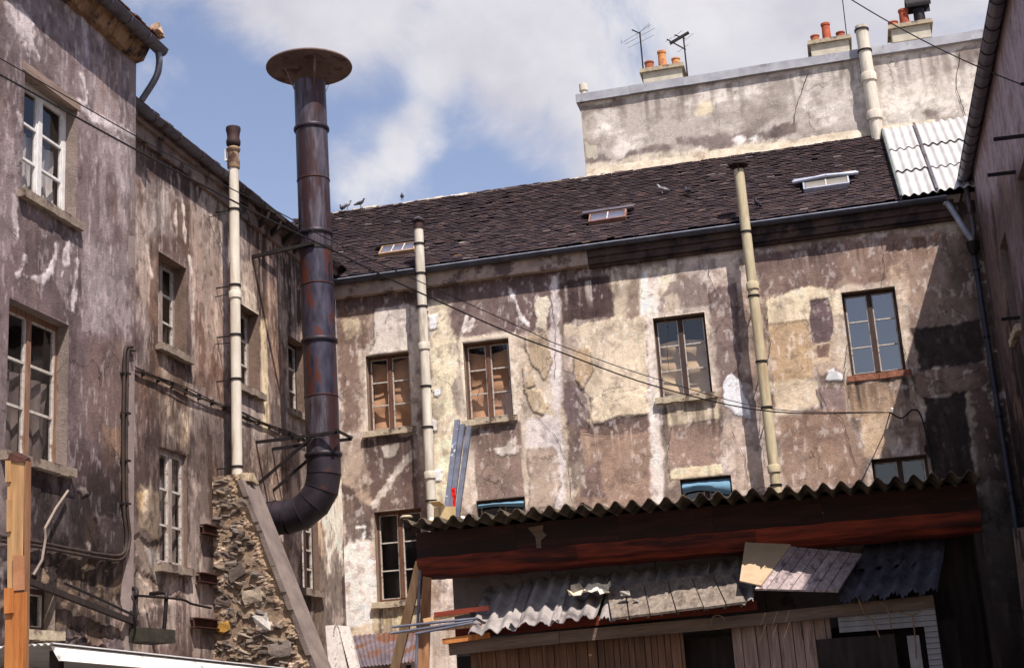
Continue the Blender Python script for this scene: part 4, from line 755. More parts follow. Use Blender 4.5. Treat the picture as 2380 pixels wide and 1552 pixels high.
# eave of the block: earth cornice, gutter, tiles, outlet
mb = MB()
for i in range(40):
    y0 = 12.5+5.28*i/40; y1 = 12.5+5.28*(i+1)/40; r1 = random.uniform(-.02, .03); r2 = random.uniform(-.03, .02)
    mb.hexa([(XN-.05, y0, 11.46), (XN+.10+r1, y0, 11.48+r2), (XN+.10+r1, y1, 11.48+r2), (XN-.05, y1, 11.46), (XN-.05, y0, 11.78), (XN+.22+r1, y0, 11.72), (XN+.22+r1, y1, 11.72), (XN-.05, y1, 11.78)])
mb.build('cornice', mat('earth_cornice', (112, 84, 62), (156, 122, 94), scale=5, bump=.9, c3=(66, 50, 44), t3=.55, scale3=3), near)
gn = gutter('gutter', (XN+.30, 12.5, 11.80), (XN+.30, 18.02, 11.74), .10, near, ZINCDK, seg=.55, out=(1, 0, 0))
c = MB(); c.slab([(XN+.26, 12.5, 11.86), (XN+.26, 17.95, 11.84), (-13, 17.95, 14.2), (-13, 12.5, 14.2)], .09, (.5, 0, .8)); rfN = c.build('roof', mat('brown_tile_slope', (84, 60, 52), (124, 92, 78), scale=6, bump=.5), near)
for i in range(34):
    a = random.uniform(-.02, .02); y = 12.5+i*.158; t = MB(); t.slab([(XN+.37+a, y, 11.865+a*.4), (XN+.37+a, y+.15, 11.865+a*.4), (XN+.1, y+.15, 12.06), (XN+.1, y, 12.06)], .022, (.5, 0, .8)); t.build('tile', mat('brown_eave_tile', (96, 66, 56), (140, 100, 82), scale=8, bump=.3, rand=.25), rfN)
mb = MB(); ctr = np.array([XN+.22, 17.93, 12.0])
for k in range(9):
    a = ctr+np.array([random.uniform(-.10, .10), random.uniform(-.12, .08), random.uniform(-.07, .07)]); s_ = random.uniform(.05, .10); vs = [a+np.array(q)*s_*random.uniform(.7, 1.1) for q in ((-1, -1, -.8), (1, -.9, -.7), (1, 1, -.8), (-1, .9, -.8), (-.7, -.8, .8), (.8, -.7, .7), (.7, .8, .9), (-.8, .7, .8))]; mb.hexa(vs)
mb.build('verge_mortar', mat('verge_mortar', (150, 124, 100), (188, 162, 136), scale=8, bump=.8), near)
mb = MB(); mb.tube(smooth_path([(XN+.30, 17.9, 11.66), (XN+.30, 17.93, 11.5), (XN+.22, 17.98, 11.3), (XN-.05, 18.05, 11.0), (XL+.08, 18.1, 10.8)]), .05, 12); mb.build('rain_outlet', GALV, near)

# ------------------------------------------------------------------ right-hand building (in its own shade)
right = empty('shaded_building', (XR, 22, 0), 'shaded plastered building closing the yard, flaking purple grey render', 'building')
R_W = {'a': (20.2, 21.4, 7.2, 9.0), 'b': (23.6, 24.6, 7.3, 8.9)}
def paint_right(p):
    p.mottle((150, 134, 138), .6, .45, .42, .6, .8, 2); p.mottle((84, 70, 68), .8, .5, .52, .62, .7, 5); p.mottle((60, 48, 44), .8, .6, .5, .66, .8, 3)
    p.mix(.9*sstep(9.3, 9.9, p.Z-(p.U-23)*.22+(fbm(p.U*1.2, p.Z*.6, 4, 2)-.5)*.8), (176, 160, 162)); p.mix(.85*sstep(8.0, 5.5, p.Z), (50, 41, 38)); p.mix(.4*sstep(.55, .7, fbm(p.U*7, p.Z*4, 3, 7)), (120, 104, 98)); p.mix(.5*sstep(.58, .68, fbm(p.U*2.2, p.Z*1.6, 4, 1)), (150, 124, 104))  # foot of this wall also darkened in the paint, deepening its shade
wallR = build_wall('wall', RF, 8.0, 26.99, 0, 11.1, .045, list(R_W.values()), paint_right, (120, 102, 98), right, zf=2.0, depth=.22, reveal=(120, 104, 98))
for r_ in R_W.values(): make_window(RF, right, r_, frame=WOODDK, depth=.16)
gutter('gutter', (XR-.16, 8.0, 11.0), (XR-.16, 26.9, 11.02), .11, right, mat('grey_gutter', (84, 82, 92), (112, 108, 116), scale=3, metal=.3, rough=.5, bump=.1), seg=.42, out=(-1, 0, 0), jm=IRON)
c = MB(); c.slab([(XR-.14, 7.9, 11.09), (XR-.14, 28.5, 11.09), (XR+5, 28.5, 12.6), (XR+5, 7.9, 12.6)], .08, (-.4, 0, .9)); c.build('roof', MATS['dark_tile_slope'], right)
for (x, y, n) in [(2380, 316, .42), (2362, 400, .42), (2372, 738, .3)]:
    q = RF.px(x, y); MB().beam(q+np.array([.05, 0, 0]), q+np.array([-n, -.03, .0]), .035, .05).build('iron_bracket', IRON, right)
for (z0, z1, y0, y1, n) in [(2.6, 4.4, 24.2, 26.98, .34), (0, 2.6, 25.0, 26.98, .2)]:   # old lean-to stub of plaster at the foot
    mb = MB(); k = 10
    for i in range(k):
        a = y0+(y1-y0)*i/k; b = y0+(y1-y0)*(i+1)/k; m_ = n*(.4+.6*(i+1)/k); mb.hexa([(XR-m_*.8, a, z0), (XR-.002, a, z0), (XR-.002, b, z0), (XR-m_*.9, b, z0), (XR-m_*.5, a, z1-.4*(1-i/k)), (XR-.002, a, z1-.4*(1-i/k)), (XR-.002, b, z1-.4*(1-(i+1)/k)), (XR-m_*.7, b, z1-.4*(1-(i+1)/k))])
    mb.build('plinth', MATS['dull_cornice'], right)

# ------------------------------------------------------------------ pale party wall with its stacks
PY = 29.75; PF = Frame('Y', PY, -1)
pale = empty('party_wall_house', (0, PY, 0), 'pale rendered party wall with zinc coping rising above the tiled roof', 'building')
def paint_pale(p):
    P = p.poly
    p.mottle((198, 190, 172), .6, .9, .4, .6, .8, 1); p.mottle((150, 138, 120), 1.0, 1.4, .52, .68, .7, 4); p.mottle((222, 214, 194), 1.2, 2.2, .55, .7, .7, 2)
    P([(1350, 240), (1450, 225), (1440, 250), (1355, 268)], (112, 96, 82), .7, .12, .06); P([(1350, 235), (1420, 226), (1420, 236), (1352, 246)], (214, 204, 176), .8, .05, .04)
    P([(1350, 250), (1380, 250), (1385, 400), (1360, 400)], (152, 136, 116), .7, .12, .12); P([(1362, 365), (1450, 362), (1560, 330), (1560, 350), (1440, 380), (1365, 385)], (120, 104, 96), .8, .1, .06); P([(1362, 385), (1560, 352), (1820, 322), (1830, 338), (1562, 372), (1362, 402)], (216, 202, 168), .85, .06, .05)
    P([(1560, 330), (1640, 315), (1800, 300), (1810, 318), (1650, 345)], (134, 116, 108), .85, .12, .05, seed=2); P([(1800, 290), (1850, 285), (1855, 310), (1790, 322)], (112, 94, 86), .85, .05, .03); P([(1700, 325), (1720, 315), (1735, 322), (1715, 338)], (236, 230, 214), .95, .03, .02); P([(1740, 320), (1760, 316), (1755, 328)], (236, 230, 214), .95, .03, .02)
    P([(1620, 240), (1660, 235), (1655, 262), (1618, 265)], (222, 206, 156), .8, .05, .05); P([(1856, 165), (1890, 160), (1885, 182), (1860, 185)], (126, 114, 108), .7, .06, .05); P([(2230, 120), (2300, 110), (2300, 160), (2250, 150)], (110, 94, 84), .8, .12, .06); P([(2050, 210), (2280, 150), (2290, 250), (2060, 300)], (216, 208, 186), .7, .12, .1); P([(2140, 255), (2185, 250), (2180, 275), (2150, 280)], (120, 104, 92), .8, .08, .06)
    p.runs([(1350, 245), (2300, 105), 1.0], (126, 112, 96), .6, 5, 3); p.mix(.35*sstep(.55, .72, fbm(p.U*6, p.Z*9, 4, 6)), (140, 126, 108))
wallP = build_wall('wall', PF, -4.7, 7.5, 9.0, 15.12, .045, [], paint_pale, (180, 170, 153), pale, zf=12.6, grade=(.2, .25), tint=(.96, .95, 1.0))
for pts in [[(2232, 120), (2222, 200), (2240, 260), (2255, 300)], [(1880, 170), (1850, 250), (1845, 290)]]: crack(PF, pts, wallP, .02)
MB().box((-4.7, PY+.001, 9.0), (-4.4, PY+6, 15.1)).build('end_wall', STACK, pale)
for i in range(10):   # zinc coping in lapped sheets
    x0 = -4.78+i*1.24; c = MB(); t = .004*(i % 2); c.box((x0, PY-.09-t, 15.10+t), (x0+1.245, PY+.5+t, 15.30+t)); c.build('coping_sheet', mat('coping_zinc', (140, 140, 145), (168, 168, 172), scale=3, metal=.1, rough=.55, bump=.08, c3=(120, 116, 118), t3=.62, rand=.06), pale)
def stack(px0, px1, top, parent, pots, hd=False, Y=30.35):
    a = atY(px0[0], px0[1], Y); b = atY(px1[0], px1[1], Y); x0, x1 = a[0], b[0]; zt = (a[2]+b[2])/2; mb = MB()
    mb.box((x0+.07, Y, 15.0), (x1-.07, Y+.6, zt-.10)); mb.box((x0+.055, Y-.012, zt-.42), (x1-.055, Y+.612, zt-.405)); s_ = mb.build('chimney_stack', STACK, parent)
    c = MB(); c.hexa([(x0, Y-.07, zt-.1), (x1, Y-.07, zt-.1), (x1, Y+.67, zt-.1), (x0, Y+.67, zt-.1), (x0+.02, Y-.05, zt+.0), (x1-.02, Y-.05, zt), (x1-.02, Y+.65, zt), (x0+.02, Y+.65, zt)]); c.build('cap_slab', mat('cap_slab', (130, 118, 98), (164, 150, 126), scale=5, bump=.5, c3=(84, 74, 66), t3=.56), s_)
    for (f_, h, r_, mt) in pots:
        x = x0+(x1-x0)*f_; c = MB(); c.lathe((x, Y+.3, zt-.01), (0, 0, 1), [(0, r_), (h*.9, r_*.86), (h*.9, r_*1.0), (h, r_*1.0), (h, r_*.72), (h-.15, r_*.7)], 18); c.build('chimney_pot', mt, s_)
    if hd:
        x = x0+(x1-x0)*.76; c = MB(); c.lathe((x, Y+.3, zt-.01), (0, 0, 1), [(0, .13), (.42, .12)], 16); c.build('cowl_pipe', IRON, s_)
        c = MB(); n = 14; pts = [(.2*math.cos(math.pi*(1.12-1.24*i/n)), .2*math.sin(math.pi*(1.12-1.24*i/n))) for i in range(n+1)]; vs = [(x+.05*0+dx, Y+.3+py, zt+.5+pz) for dx in (-.27, .27) for py, pz in pts]
        vs = [(x+dx, Y+.3+py, zt+.50+pz) for dx in (-.27, .27) for (py, pz) in pts]; fs = [(i, i+1, n+2+i, n+1+i) for i in range(n)]
        vs2 = [(x+dx, Y+.3+py*.92, zt+.50+pz*.92) for dx in (-.27, .27) for (py, pz) in pts]; b_ = len(vs); fs += [(b_+i, b_+n+1+i, b_+n+2+i, b_+i+1) for i in range(n)]
        c.add(vs+vs2, fs, None, True); c.build('cowl_hood', IRON, s_)
POTB = mat('dark_terracotta', (136, 66, 48), (172, 88, 60), scale=5, bump=.2, rand=.15); POTY = mat('buff_terracotta', (176, 116, 72), (208, 148, 98), scale=5, bump=.2, c3=(150, 84, 60), t3=.6)
stack((1486, 162), (1590, 147), 0, pale, [(.2, .30, .115, POT), (.5, .52, .105, POTY), (.8, .28, .105, POTY)])
stack((1875, 97), (1978, 82), 0, pale, [(.2, .26, .105, POT), (.47, .52, .105, POTB), (.78, .24, .105, POTB)])
stack((2062, 60), (2167, 46), 0, pale, [(.16, .22, .115, POT), (.42, .48, .115, POTB)], True)
# small vent at the end of the coping
c = MB(); v = atY(1358, 225, PY+.15); c.lathe((v[0], PY+.15, 15.2), (0, 0, 1), [(0, .075), (.26, .075), (.26, .1), (.42, .1), (.42, .06)], 14); c.build('vent_stub', CEM, pale)

# white corrugated sheets at the end of the tiled slope
cw = empty('corrugated_roof', (3, 28, 11), 'white corrugated fibre cement roofing beside the dark tiles', 'roof')
def rpx(x, y, n=.12): p = atP(x, y, RE+rn*n, rn); return p
A, B_, C_, D = rpx(2055, 300), rpx(2110, 452), rpx(2330, 262), rpx(2330, 418)
ta, tb = (A-RE)@rd, (B_-RE)@rd; xa = B_[0]
def wp_(x, t, n): return RE+rd*t+rn*n+np.array([x, 0, 0])
rows = 3; xs = [A[0]-.03, A[0]+.62, A[0]+1.55, A[0]+2.5]
for r_ in range(rows):
    t0 = tb+(ta-tb)*r_/rows-.06; t1 = tb+(ta-tb)*(r_+1)/rows+.06
    for i in range(3):
        n0 = .10+.014*((r_+i) % 2); n1 = .10+.0; w = xs[i+1]-xs[i]
        s_ = MB(); s_.corr(wp_(xs[i], t0, n0+.03), wp_(xs[i+1]+.03, t0, n0+.03), wp_(xs[i], t1, n1), wp_(xs[i+1]+.03, t1, n1), w/.165, .026, th=.008, nv=2, phase=xs[i]/.165, nrm=rn); s_.build('roofing_sheet', CORRWH, cw)
s_ = MB(); s_.beam(wp_(xs[1]+.0, tb-.02, .165), wp_(xs[1]+.0, ta+.05, .14), .05, .02, rn); s_.build('cover_strip', ZINCDK, cw)
s_ = MB(); s_.beam(wp_(xs[0]-.02, tb-.05, .09), wp_(xs[0]-.02, ta+.05, .09), .04, .12, rn); s_.build('verge_board', mat('verge_board', (70, 78, 76), (96, 104, 100), scale=4), cw)
# mortar flashing where the party wall meets the roofs
mb = MB()
for i in range(90):
    x0 = -4.68+7.6*i/90; x1 = -4.68+7.6*(i+1)/90; h = .10+.09*float(fbm(np.array([x0*1.3]), np.array([3.]), 4, 2)[0])+random.uniform(-.01, .01); y = PY-.02; mb.hexa([(x0, y-.16-random.uniform(0, .05), 13.10), (x1, y-.16, 13.10), (x1, y, 13.10), (x0, y, 13.10), (x0, y-.05, 13.27+h*.6), (x1, y-.05, 13.27+h*.6), (x1, y, 13.32+h), (x0, y, 13.32+h)])
mb.build('mortar_flashing', mat('flashing_mortar', (158, 146, 126), (196, 184, 164), scale=4, bump=.8, c3=(140, 122, 104), t3=.6), pale)
# ------------------------------------------------------------------ big black flue
fl_b = np.array([-8.66, 23.08, 5.29]); top_z = 13.35; rf = .295
flue = empty('steel_flue', (-8.66, 23.08, 5.0), 'tall black riveted steel flue with rust streaks and a wide disc hat', 'flue')
ELB = .55
def ax(z): return np.array([-8.66-(z-6.3)*.007, 23.08, z])
zb = lambda y: atY(735, y, 23.08)[2]
secs = [195, 300, 420, 545, 582, 665, 795, 925, 1022, 1060]; zz = [zb(y) for y in secs]; zz[0] = top_z
for i in range(len(zz)-1):
    c = MB(); a, b = ax(zz[i+1]), ax(zz[i]); d = b-a; L_ = np.linalg.norm(d); c.lathe(a, d, [(0, rf*(1.004 if i % 2 else 1)), (L_, rf*(.998 if i % 2 else .994))], 32)
    if i == 0: c.lathe(a, d, [(L_, rf*.994), (L_, rf*.95), (L_-.6, rf*.95)], 32)
    c.build('flue_section', FLUER if i in (4, 5, 6) else FLUE, flue)
for y, big in [(300, 1), (420, 0), (545, 1), (582, 0), (665, 0), (795, 1), (925, 0), (1060, 1)]:
    z = zb(y); r_ = rf+(.035 if big else .01); h = .035 if big else .014
    c = MB(); c.lathe(ax(z), (0, 0, 1), [(-h, rf*.99), (-h, r_-.01), (-h*.4, r_), (h*.4, r_), (h, r_-.01), (h, rf*.99)], 32); c.build('collar', FLUEDK if big else RUST, flue)
z0 = zz[-1]; cx0 = ax(z0); RB = z0-5.29; bend = [cx0+np.array([-RB*(1-math.cos(t)), 0, -RB*math.sin(t)]) for t in np.linspace(0, math.pi/2, 5)]; RB = min(RB, .9)
RBx = .68; bend = []
for t in np.linspace(0, math.pi/2, 5): bend.append(np.array([cx0[0]-RBx*(1-math.cos(t)), 23.08, 5.29+RBx-RBx*math.sin(t)]))
path = [cx0]+bend
rings = []
for i, q in enumerate(path):   # lobster-back elbow in mitred pieces
    d0 = q-path[max(i-1, 0)]; d1 = path[min(i+1, len(path)-1)]-q; d0 = d0/(np.linalg.norm(d0)+1e-9); d1 = d1/(np.linalg.norm(d1)+1e-9)
    if i == 0: d0 = np.array([0, 0, -1.])
    if i == len(path)-1: d1 = np.array([-1., 0, 0])
    d = d0+d1; d /= np.linalg.norm(d); ey = np.array([0, 1., 0]); ex = np.cross(ey, d); st = 1/max(.6, float(d@(d1 if i < len(path)-1 else d0)))
    rings.append((q, d, [q+rf*1.005*(math.cos(2*math.pi*k/28)*ey+st*math.sin(2*math.pi*k/28)*ex) for k in range(28)]))
for i in range(len(rings)-1):
    c = MB(); c.add(rings[i][2]+rings[i+1][2], [(k, (k+1) % 28, 28+(k+1) % 28, 28+k) for k in range(28)], None, True); c.build('elbow_piece', FLUEDK, flue)
    if i: c = MB(); c.lathe(rings[i][0], rings[i][1], [(-.008, rf), (-.005, rf+.012), (.005, rf+.012), (.008, rf)], 28); c.build('seam_ring', FLUEDK, flue)
e = path[-1]; c = MB(); c.tube([e, (XL+.0, 23.08, 5.29)], rf*1.005, 28, cap=False); c.build('duct', FLUEDK, flue)
for xx in (e[0]-.02, e[0]-.22): c = MB(); c.lathe((xx, 23.08, 5.29), (1, 0, 0), [(-.012, rf), (-.008, rf+.016), (.008, rf+.016), (.012, rf)], 28); c.build('seam_ring', FLUEDK, flue)
tp = ax(13.66); c = MB(); c.lathe(tp, (0, 0, 1), [(0, .80), (.015, .805), (.03, .80), (.14, .4), (.20, .02)], 48); c.lathe(tp, (0, 0, 1), [(0, .80), (.10, .4), (.16, .02)], 48); c.build('hat', HATM, flue)
for k in range(4):
    a = k*math.pi/2+.6; q = ax(13.2)+np.array([math.cos(a)*rf*1.0, math.sin(a)*rf*1.0, 0]); w = tp+np.array([math.cos(a)*.5, math.sin(a)*.5, .06]); MB().beam(q, w, .045, .008, (math.cos(a), math.sin(a), .01)).build('hat_strap', HATM, flue)
# iron brackets holding it to the wing
def bar(name, a, b, w, parent, m_=IRON): return MB().beam(a, b, w, w).build(name, m_, parent)
brk = empty('wall_bracket', (XL, 23.08, 6.4), 'triangular black iron bracket holding the flue above its elbow', 'bracket')
zk = zb(1022)
for dy in (-.36, .36):
    bar('arm', (XL, 23.08+dy, zk), (-8.25, 23.08+dy*.95, zk+.02), .05, brk); bar('strut', (XL, 23.08+dy, zk-.75), (-8.75, 23.08+dy, zk-.03), .045, brk)
    bar('foot_bar', (XL+.03, 23.08+dy, zk-.85), (XL+.03, 23.08+dy, zk+.08), .05, brk)
bar('cross_bar', (-8.27, 22.68, zk+.05), (-8.27, 23.48, zk+.05), .04, brk); bar('cross_bar', (-9.06, 22.68, zk+.05), (-9.06, 23.48, zk+.05), .04, brk)
zk2 = zb(582); bk2 = empty('stay_bar', (XL, 23.08, zk2), 'black iron stay bar tying the flue to the eave', 'bracket'); bar('arm', (XL-.1, 22.7, zk2-.1), (-8.6, 22.76, zk2+.03), .06, bk2); c = MB(); c.lathe(ax(zk2), (0, 0, 1), [(-.03, rf+.002), (-.03, rf+.012), (.03, rf+.012), (.03, rf+.002)], 28); c.build('clamp_band', IRON, bk2)

# ------------------------------------------------------------------ cement flue pipes
def pipe(name, label, top, bot, r, m_, collars, clamps, cap, fr=None, group=None, wall=None):
    top = np.array(top); bot = np.array(bot); d = top-bot; L_ = np.linalg.norm(d); d /= L_; o = empty(name, bot, label, 'pipe', group)
    cs = sorted([0]+[c for c in collars]+[1]); rr = r
    for i in range(len(cs)-1):
        c = MB(); a, b = L_*cs[i], L_*cs[i+1]; rad = r*(1+.015*((len(cs)-i) % 2)); c.lathe(bot, d, [(a, rad), (b, rad*.99)]+([(b, rad*.8), (b-.3, rad*.8)] if i == len(cs)-2 else []), 20); c.build('pipe_length', m_, o)
    for t in collars:
        c = MB(); h = r*1.0; c.lathe(bot, d, [(L_*t-h*.7, r), (L_*t-h*.7, r*1.22), (L_*t+h*.5, r*1.25), (L_*t+h*.75, r*1.12), (L_*t+h*.75, r)], 20); c.build('socket_collar', m_, o)
    for t in clamps:
        c = MB(); c.lathe(bot, d, [(L_*t-.018, r), (L_*t-.018, r*1.16), (L_*t+.018, r*1.16), (L_*t+.018, r)], 20)
        p = bot+d*L_*t
        if wall is not None: c.beam(p+wall*(r+.005), p+wall*(.45), .02, .02)
        c.build('clamp', IRON, o)
    if cap == 'cone':
        c = MB(); c.lathe(bot, d, [(L_+.05, r*1.45), (L_+.075, r*1.5), (L_+.16, .01)], 20); c.lathe(bot, d, [(L_+.05, r*1.45), (L_+.10, .01)], 20)
        for k in range(3): a = k*2.1; q = bot+d*(L_-.03)+np.array([math.cos(a), math.sin(a), 0])*r; c.beam(q, q+d*.11+np.array([math.cos(a), math.sin(a), 0])*r*.2, .02, .006, (math.cos(a), math.sin(a), .01))
        c.build('rain_cap', ZINCDK, o); c = MB(); c.lathe(bot, d, [(L_-.12, r*1.02), (L_-.12, r*1.12), (L_+.0, r*1.12)], 20); c.build('neck_band', SOOT, o)
    if cap == 'disc':
        c = MB(); c.lathe(bot, d, [(L_+.08, r*1.95), (L_+.10, r*2.0), (L_+.16, .01)], 24); c.lathe(bot, d, [(L_+.08, r*1.95), (L_+.12, .01)], 24)
        for k in range(4): a = k*1.57; q = bot+d*(L_-.05)+np.array([math.cos(a), math.sin(a), 0])*r; c.beam(q, q+d*.15+np.array([math.cos(a), math.sin(a), 0])*r*.5, .02, .006, (math.cos(a), math.sin(a), .01))
        c.build('rain_cap', SOOT, o)
    return o
PYL = YB-.40; wv = np.array([0, 1., 0])
pipe('flue_pipe', 'grey white cement flue pipe with cone cap rising past the gutter', atY(972, 520, PYL), atY(1006, 1240, PYL), .098, CEM, [.18, .59], [.10, .33, .46, .72, .83, .93], 'cone', wall=wv)
pipe('flue_pipe', 'yellowed cement flue pipe with flat disc cap and brown stains', atY(1717, 395, PYL), atY(1812, 1200, PYL), .098, CEMY, [.13, .65], [.085, .43, .62, .81, .3], 'disc', wall=wv)
pp = PY-.22; pipe('flue_pipe', 'fat cement flue pipe fixed to the pale party wall', atY(2001, 62, pp), np.r_[atY(2040, 318, pp)[:2], 13.05], .135, CEM, [.55, .22], [.24, .56, .78, .965], 'none', wall=wv)
# white pipe by the buttress
WX = XL+.34; b0 = atX(551, 1108, WX); t0 = atX(543, 385, WX); wpipe = pipe('flue_pipe', 'tall white cement flue pipe with sooty pot standing on the stone buttress', t0, b0, .085, CEMW, [.57], [.03, .30, .44, .6, .85], 'none', wall=np.array([-1., 0, 0]))
d_ = np.array(t0)-np.array(b0); d_ /= np.linalg.norm(d_); c = MB(); c.lathe(t0, d_, [(-.05, .085), (-.05, .105), (.02, .11), (.1, .105), (.1, .09), (.24, .09), (.26, .11), (.3, .12), (.34, .085)], 20); c.build('upper_socket', mat('tarred_socket', (120, 92, 72), (176, 150, 120), scale=4, bump=.2, c3=(70, 48, 42), t3=.54), wpipe)
c = MB(); c.lathe(t0, d_, [(.34, .088), (.38, .12), (.44, .125), (.5, .105), (.58, .11), (.66, .128), (.7, .125), (.7, .09), (.5, .09)], 20); c.build('sooty_pot', SOOT, wpipe)
q = np.array(t0)+d_*.12; MB().box(q+np.array([-.15, -.03, -.02]), q+np.array([-.09, .03, .2])).build('insulator_block', PORC, wpipe)
for a, b in [((500, 690), (553, 685)), ((500, 800), (553, 798)), ((484, 505), (552, 498))]:
    MB().tube([LF.px(*a), np.array(b0)+d_*((atX(*b, WX)-b0)@d_)], .008, 5).build('stay_rod', IRON, wpipe)
# thin drop pipe beside it
c = MB(); c.tube([LF.px(536, 610, .06), LF.px(541, 1110, .06)], .028, 8); props(c.build('drop_pipe', mat('dark_drop_pipe', (60, 44, 44), (88, 66, 62), scale=5)), 'thin dark drop pipe behind the tall white flue pipe', 'pipe')

# right-hand rain water goods
rw = empty('rain_pipe', (2.9, YB-.12, 0), 'dark painted downpipe with swan neck in the shaded corner', 'downpipe')
c = MB(); c.tube(smooth_path([(2.58, YB-.2, 10.6), (2.66, YB-.2, 10.5), (2.86, YB-.22, 10.0), (2.97, YB-.2, 9.78)], 5), .06, 12); c.build('swan_neck', ZINC, rw)
c = MB(); c.lathe((2.97, YB-.2, 9.5), (0, 0, 1), [(0, .06), (.08, .1), (.22, .12), (.24, .12), (.24, .1)], 14); c.build('hopper', IRON, rw)
c = MB(); c.tube([(2.97, YB-.14, 9.55), (2.97, YB-.12, 0.0)], .05, 12); c.build('pipe_length', mat('dark_downpipe', (40, 42, 54), (58, 60, 72), scale=3, rough=.5), rw)
for z in (9.2, 7.9, 6.4, 5.0, 3.4): c = MB(); c.lathe((2.97, YB-.13, z), (0, 0, 1), [(-.02, .05), (-.02, .062), (.02, .062), (.02, .05)], 12); c.beam((2.97, YB-.08, z), (2.97, YB, z), .02, .02, (1, 0, 0)); c.build('clamp', IRON, rw)
c = MB(); c.tube(smooth_path([(XR-.16, 26.7, 10.9), (XR-.15, 26.7, 10.5), (3.02, 26.75, 10.0), (2.98, 26.8, 9.75)], 5), .05, 12); c.build('swan_neck', ZINCDK, rw)

# ------------------------------------------------------------------ stone buttress
but = empty('stone_buttress', (-9.3, 20.9, 0), 'sloping rubble stone buttress with smooth rendered edge against the wing', 'buttress')
BY0, BY1 = 20.9, 21.55
def bedge(z): return -9.24+(5.62-z)*.388
prof = [(XL+.0, 0), (bedge(0)-.02, 0), (bedge(5.5)-.02, 5.5), (-9.35, 5.66), (-9.6, 5.72), (XL, 5.7)]
MB().poly([(x, BY0+.06, z) for x, z in prof], (0, BY1-BY0-.1, 0)).build('core', MORTAR, but)
# rendered slope and its turned edge
mb = MB(); k = 40
for i in range(k):
    z0 = 5.62*i/k; z1 = 5.62*(i+1)/k; r0 = .012*math.sin(i*2.1)+random.uniform(-.01, .01); e0 = random.uniform(-.02, .02)
    mb.hexa([(bedge(z0)-.07, BY0+.0+e0, z0), (bedge(z0)+.02, BY0-.015+e0*.5, z0), (bedge(z0)+.02, BY1, z0), (bedge(z0)-.07, BY1, z0), (bedge(z1)-.07, BY0+e0, z1), (bedge(z1)+.02, BY0-.015+e0*.5, z1), (bedge(z1)+.02, BY1, z1), (bedge(z1)-.07, BY1, z1)])
mb.build('render_edge', CAPMORT, but)
mb = MB(); 
for k in range(26):
    a = np.array([random.uniform(XL+.1, -9.22), random.uniform(BY0+.1, BY1-.05), 5.66+random.uniform(-.03, .06)]); s_ = random.uniform(.05, .11); mb.hexa([a+np.array(q)*s_*random.uniform(.7, 1.15) for q in ((-1, -1, -.8), (1, -.9, -.7), (1, 1, -.8), (-1, .9, -.8), (-.7, -.8, .8), (.8, -.7, .7), (.7, .8, .9), (-.8, .7, .8))])
mb.build('cap_mortar', mat('cap_lime', (132, 116, 94), (170, 152, 126), scale=6, bump=.8), but)
us = np.arange(XL, -7.2, .025); zs_ = np.arange(1.9, 5.74, .025); UU, ZZ = np.meshgrid(us, zs_); U = UU.ravel(); Z = ZZ.ravel(); U = np.minimum(U, bedge(Z)-.05)
hh = fbm(U*5, Z*9, 5, 3); Vv = np.c_[U, BY0+.075-.11*(hh-.45)-.07*(fbm(U*14, Z*22, 4, 6)-.5), Z]; cc = lin((92, 77, 69))+(lin((178, 156, 136))-lin((92, 77, 69)))*sstep(.42, .62, fbm(U*4+3, Z*6, 5, 5))[:, None]; cc *= (.45+.9*sstep(.3, .62, hh))[:, None]; em = sstep(.26, .16, bedge(Z)-.05-U+(fbm(U*6, Z*6, 4, 2)-.5)*.12); cc += (lin((170, 146, 120))*(.7+.5*hh)[:, None]-cc)*em[:, None]*.85; Vv[:, 1] -= .03*em
Wn = len(us); ii, jj = np.meshgrid(np.arange(Wn-1), np.arange(len(zs_)-1)); aa = (jj*Wn+ii).ravel(); mb = MB(); mb.v = Vv.tolist(); mb.f = np.c_[aa, aa+1, aa+Wn+1, aa+Wn].tolist(); mb.c = np.clip(cc, .004, 1).tolist(); mb.sm = [False]*len(mb.f); mb.build('rough_mortar', STONE, but, useg=True)
# rubble: 14 stone shapes, each stone an object
def rock(seed, colr):
    r_ = np.random.default_rng(seed); me = bpy.data.meshes.new('stone'); n = 4; vs = []; idx = {}
    fs = []
    def vid(p):
        kx = tuple(np.round(p, 4))
        if kx not in idx:
            q = np.array(p, float); q = q/np.linalg.norm(q)**.35; idx[kx] = len(vs); vs.append(q*np.array([1, 1, 1])*(1+r_.uniform(-.24, .16)))
        return idx[kx]
    g_ = (-1, 0, 1)
    for axis in range(3):
        for sg in (-1, 1):
            for i in range(2):
                for j in range(2):
                    quad = []
                    for di, dj in ((0, 0), (1, 0), (1, 1), (0, 1)):
                        p = [0, 0, 0]; p[axis] = sg; p[(axis+1) % 3] = g_[i+di]; p[(axis+2) % 3] = g_[j+dj]; quad.append(vid(p))
                    fs.append(quad if sg > 0 else quad[::-1])
    me.from_pydata([tuple(v*.5) for v in vs], [], fs); me.materials.append(STONE); at = me.color_attributes.new('Col', 'FLOAT_COLOR', 'POINT'); at.data.foreach_set('color', np.tile(np.r_[lin(colr), 1], len(vs)).astype(np.float32)); me.polygons.foreach_set('use_smooth', [False]*len(fs)); return me
RCX = [(150, 128, 108), (134, 112, 94), (164, 142, 118), (120, 98, 84), (142, 122, 110), (176, 154, 126), (108, 90, 80), (156, 126, 98), (128, 112, 104), (170, 146, 112), (146, 118, 96), (116, 96, 82), (212, 204, 194), (178, 134, 68)]
RC = [tuple(np.array(c_)*.5+np.mean(c_)*.5*np.array([1.1, 1.04, .98])) if i < 12 else c_ for i, c_ in enumerate(RCX)]
rocks = [rock(40+i, c_) for i, c_ in enumerate(RC)]
nst = 0; z = 2.45
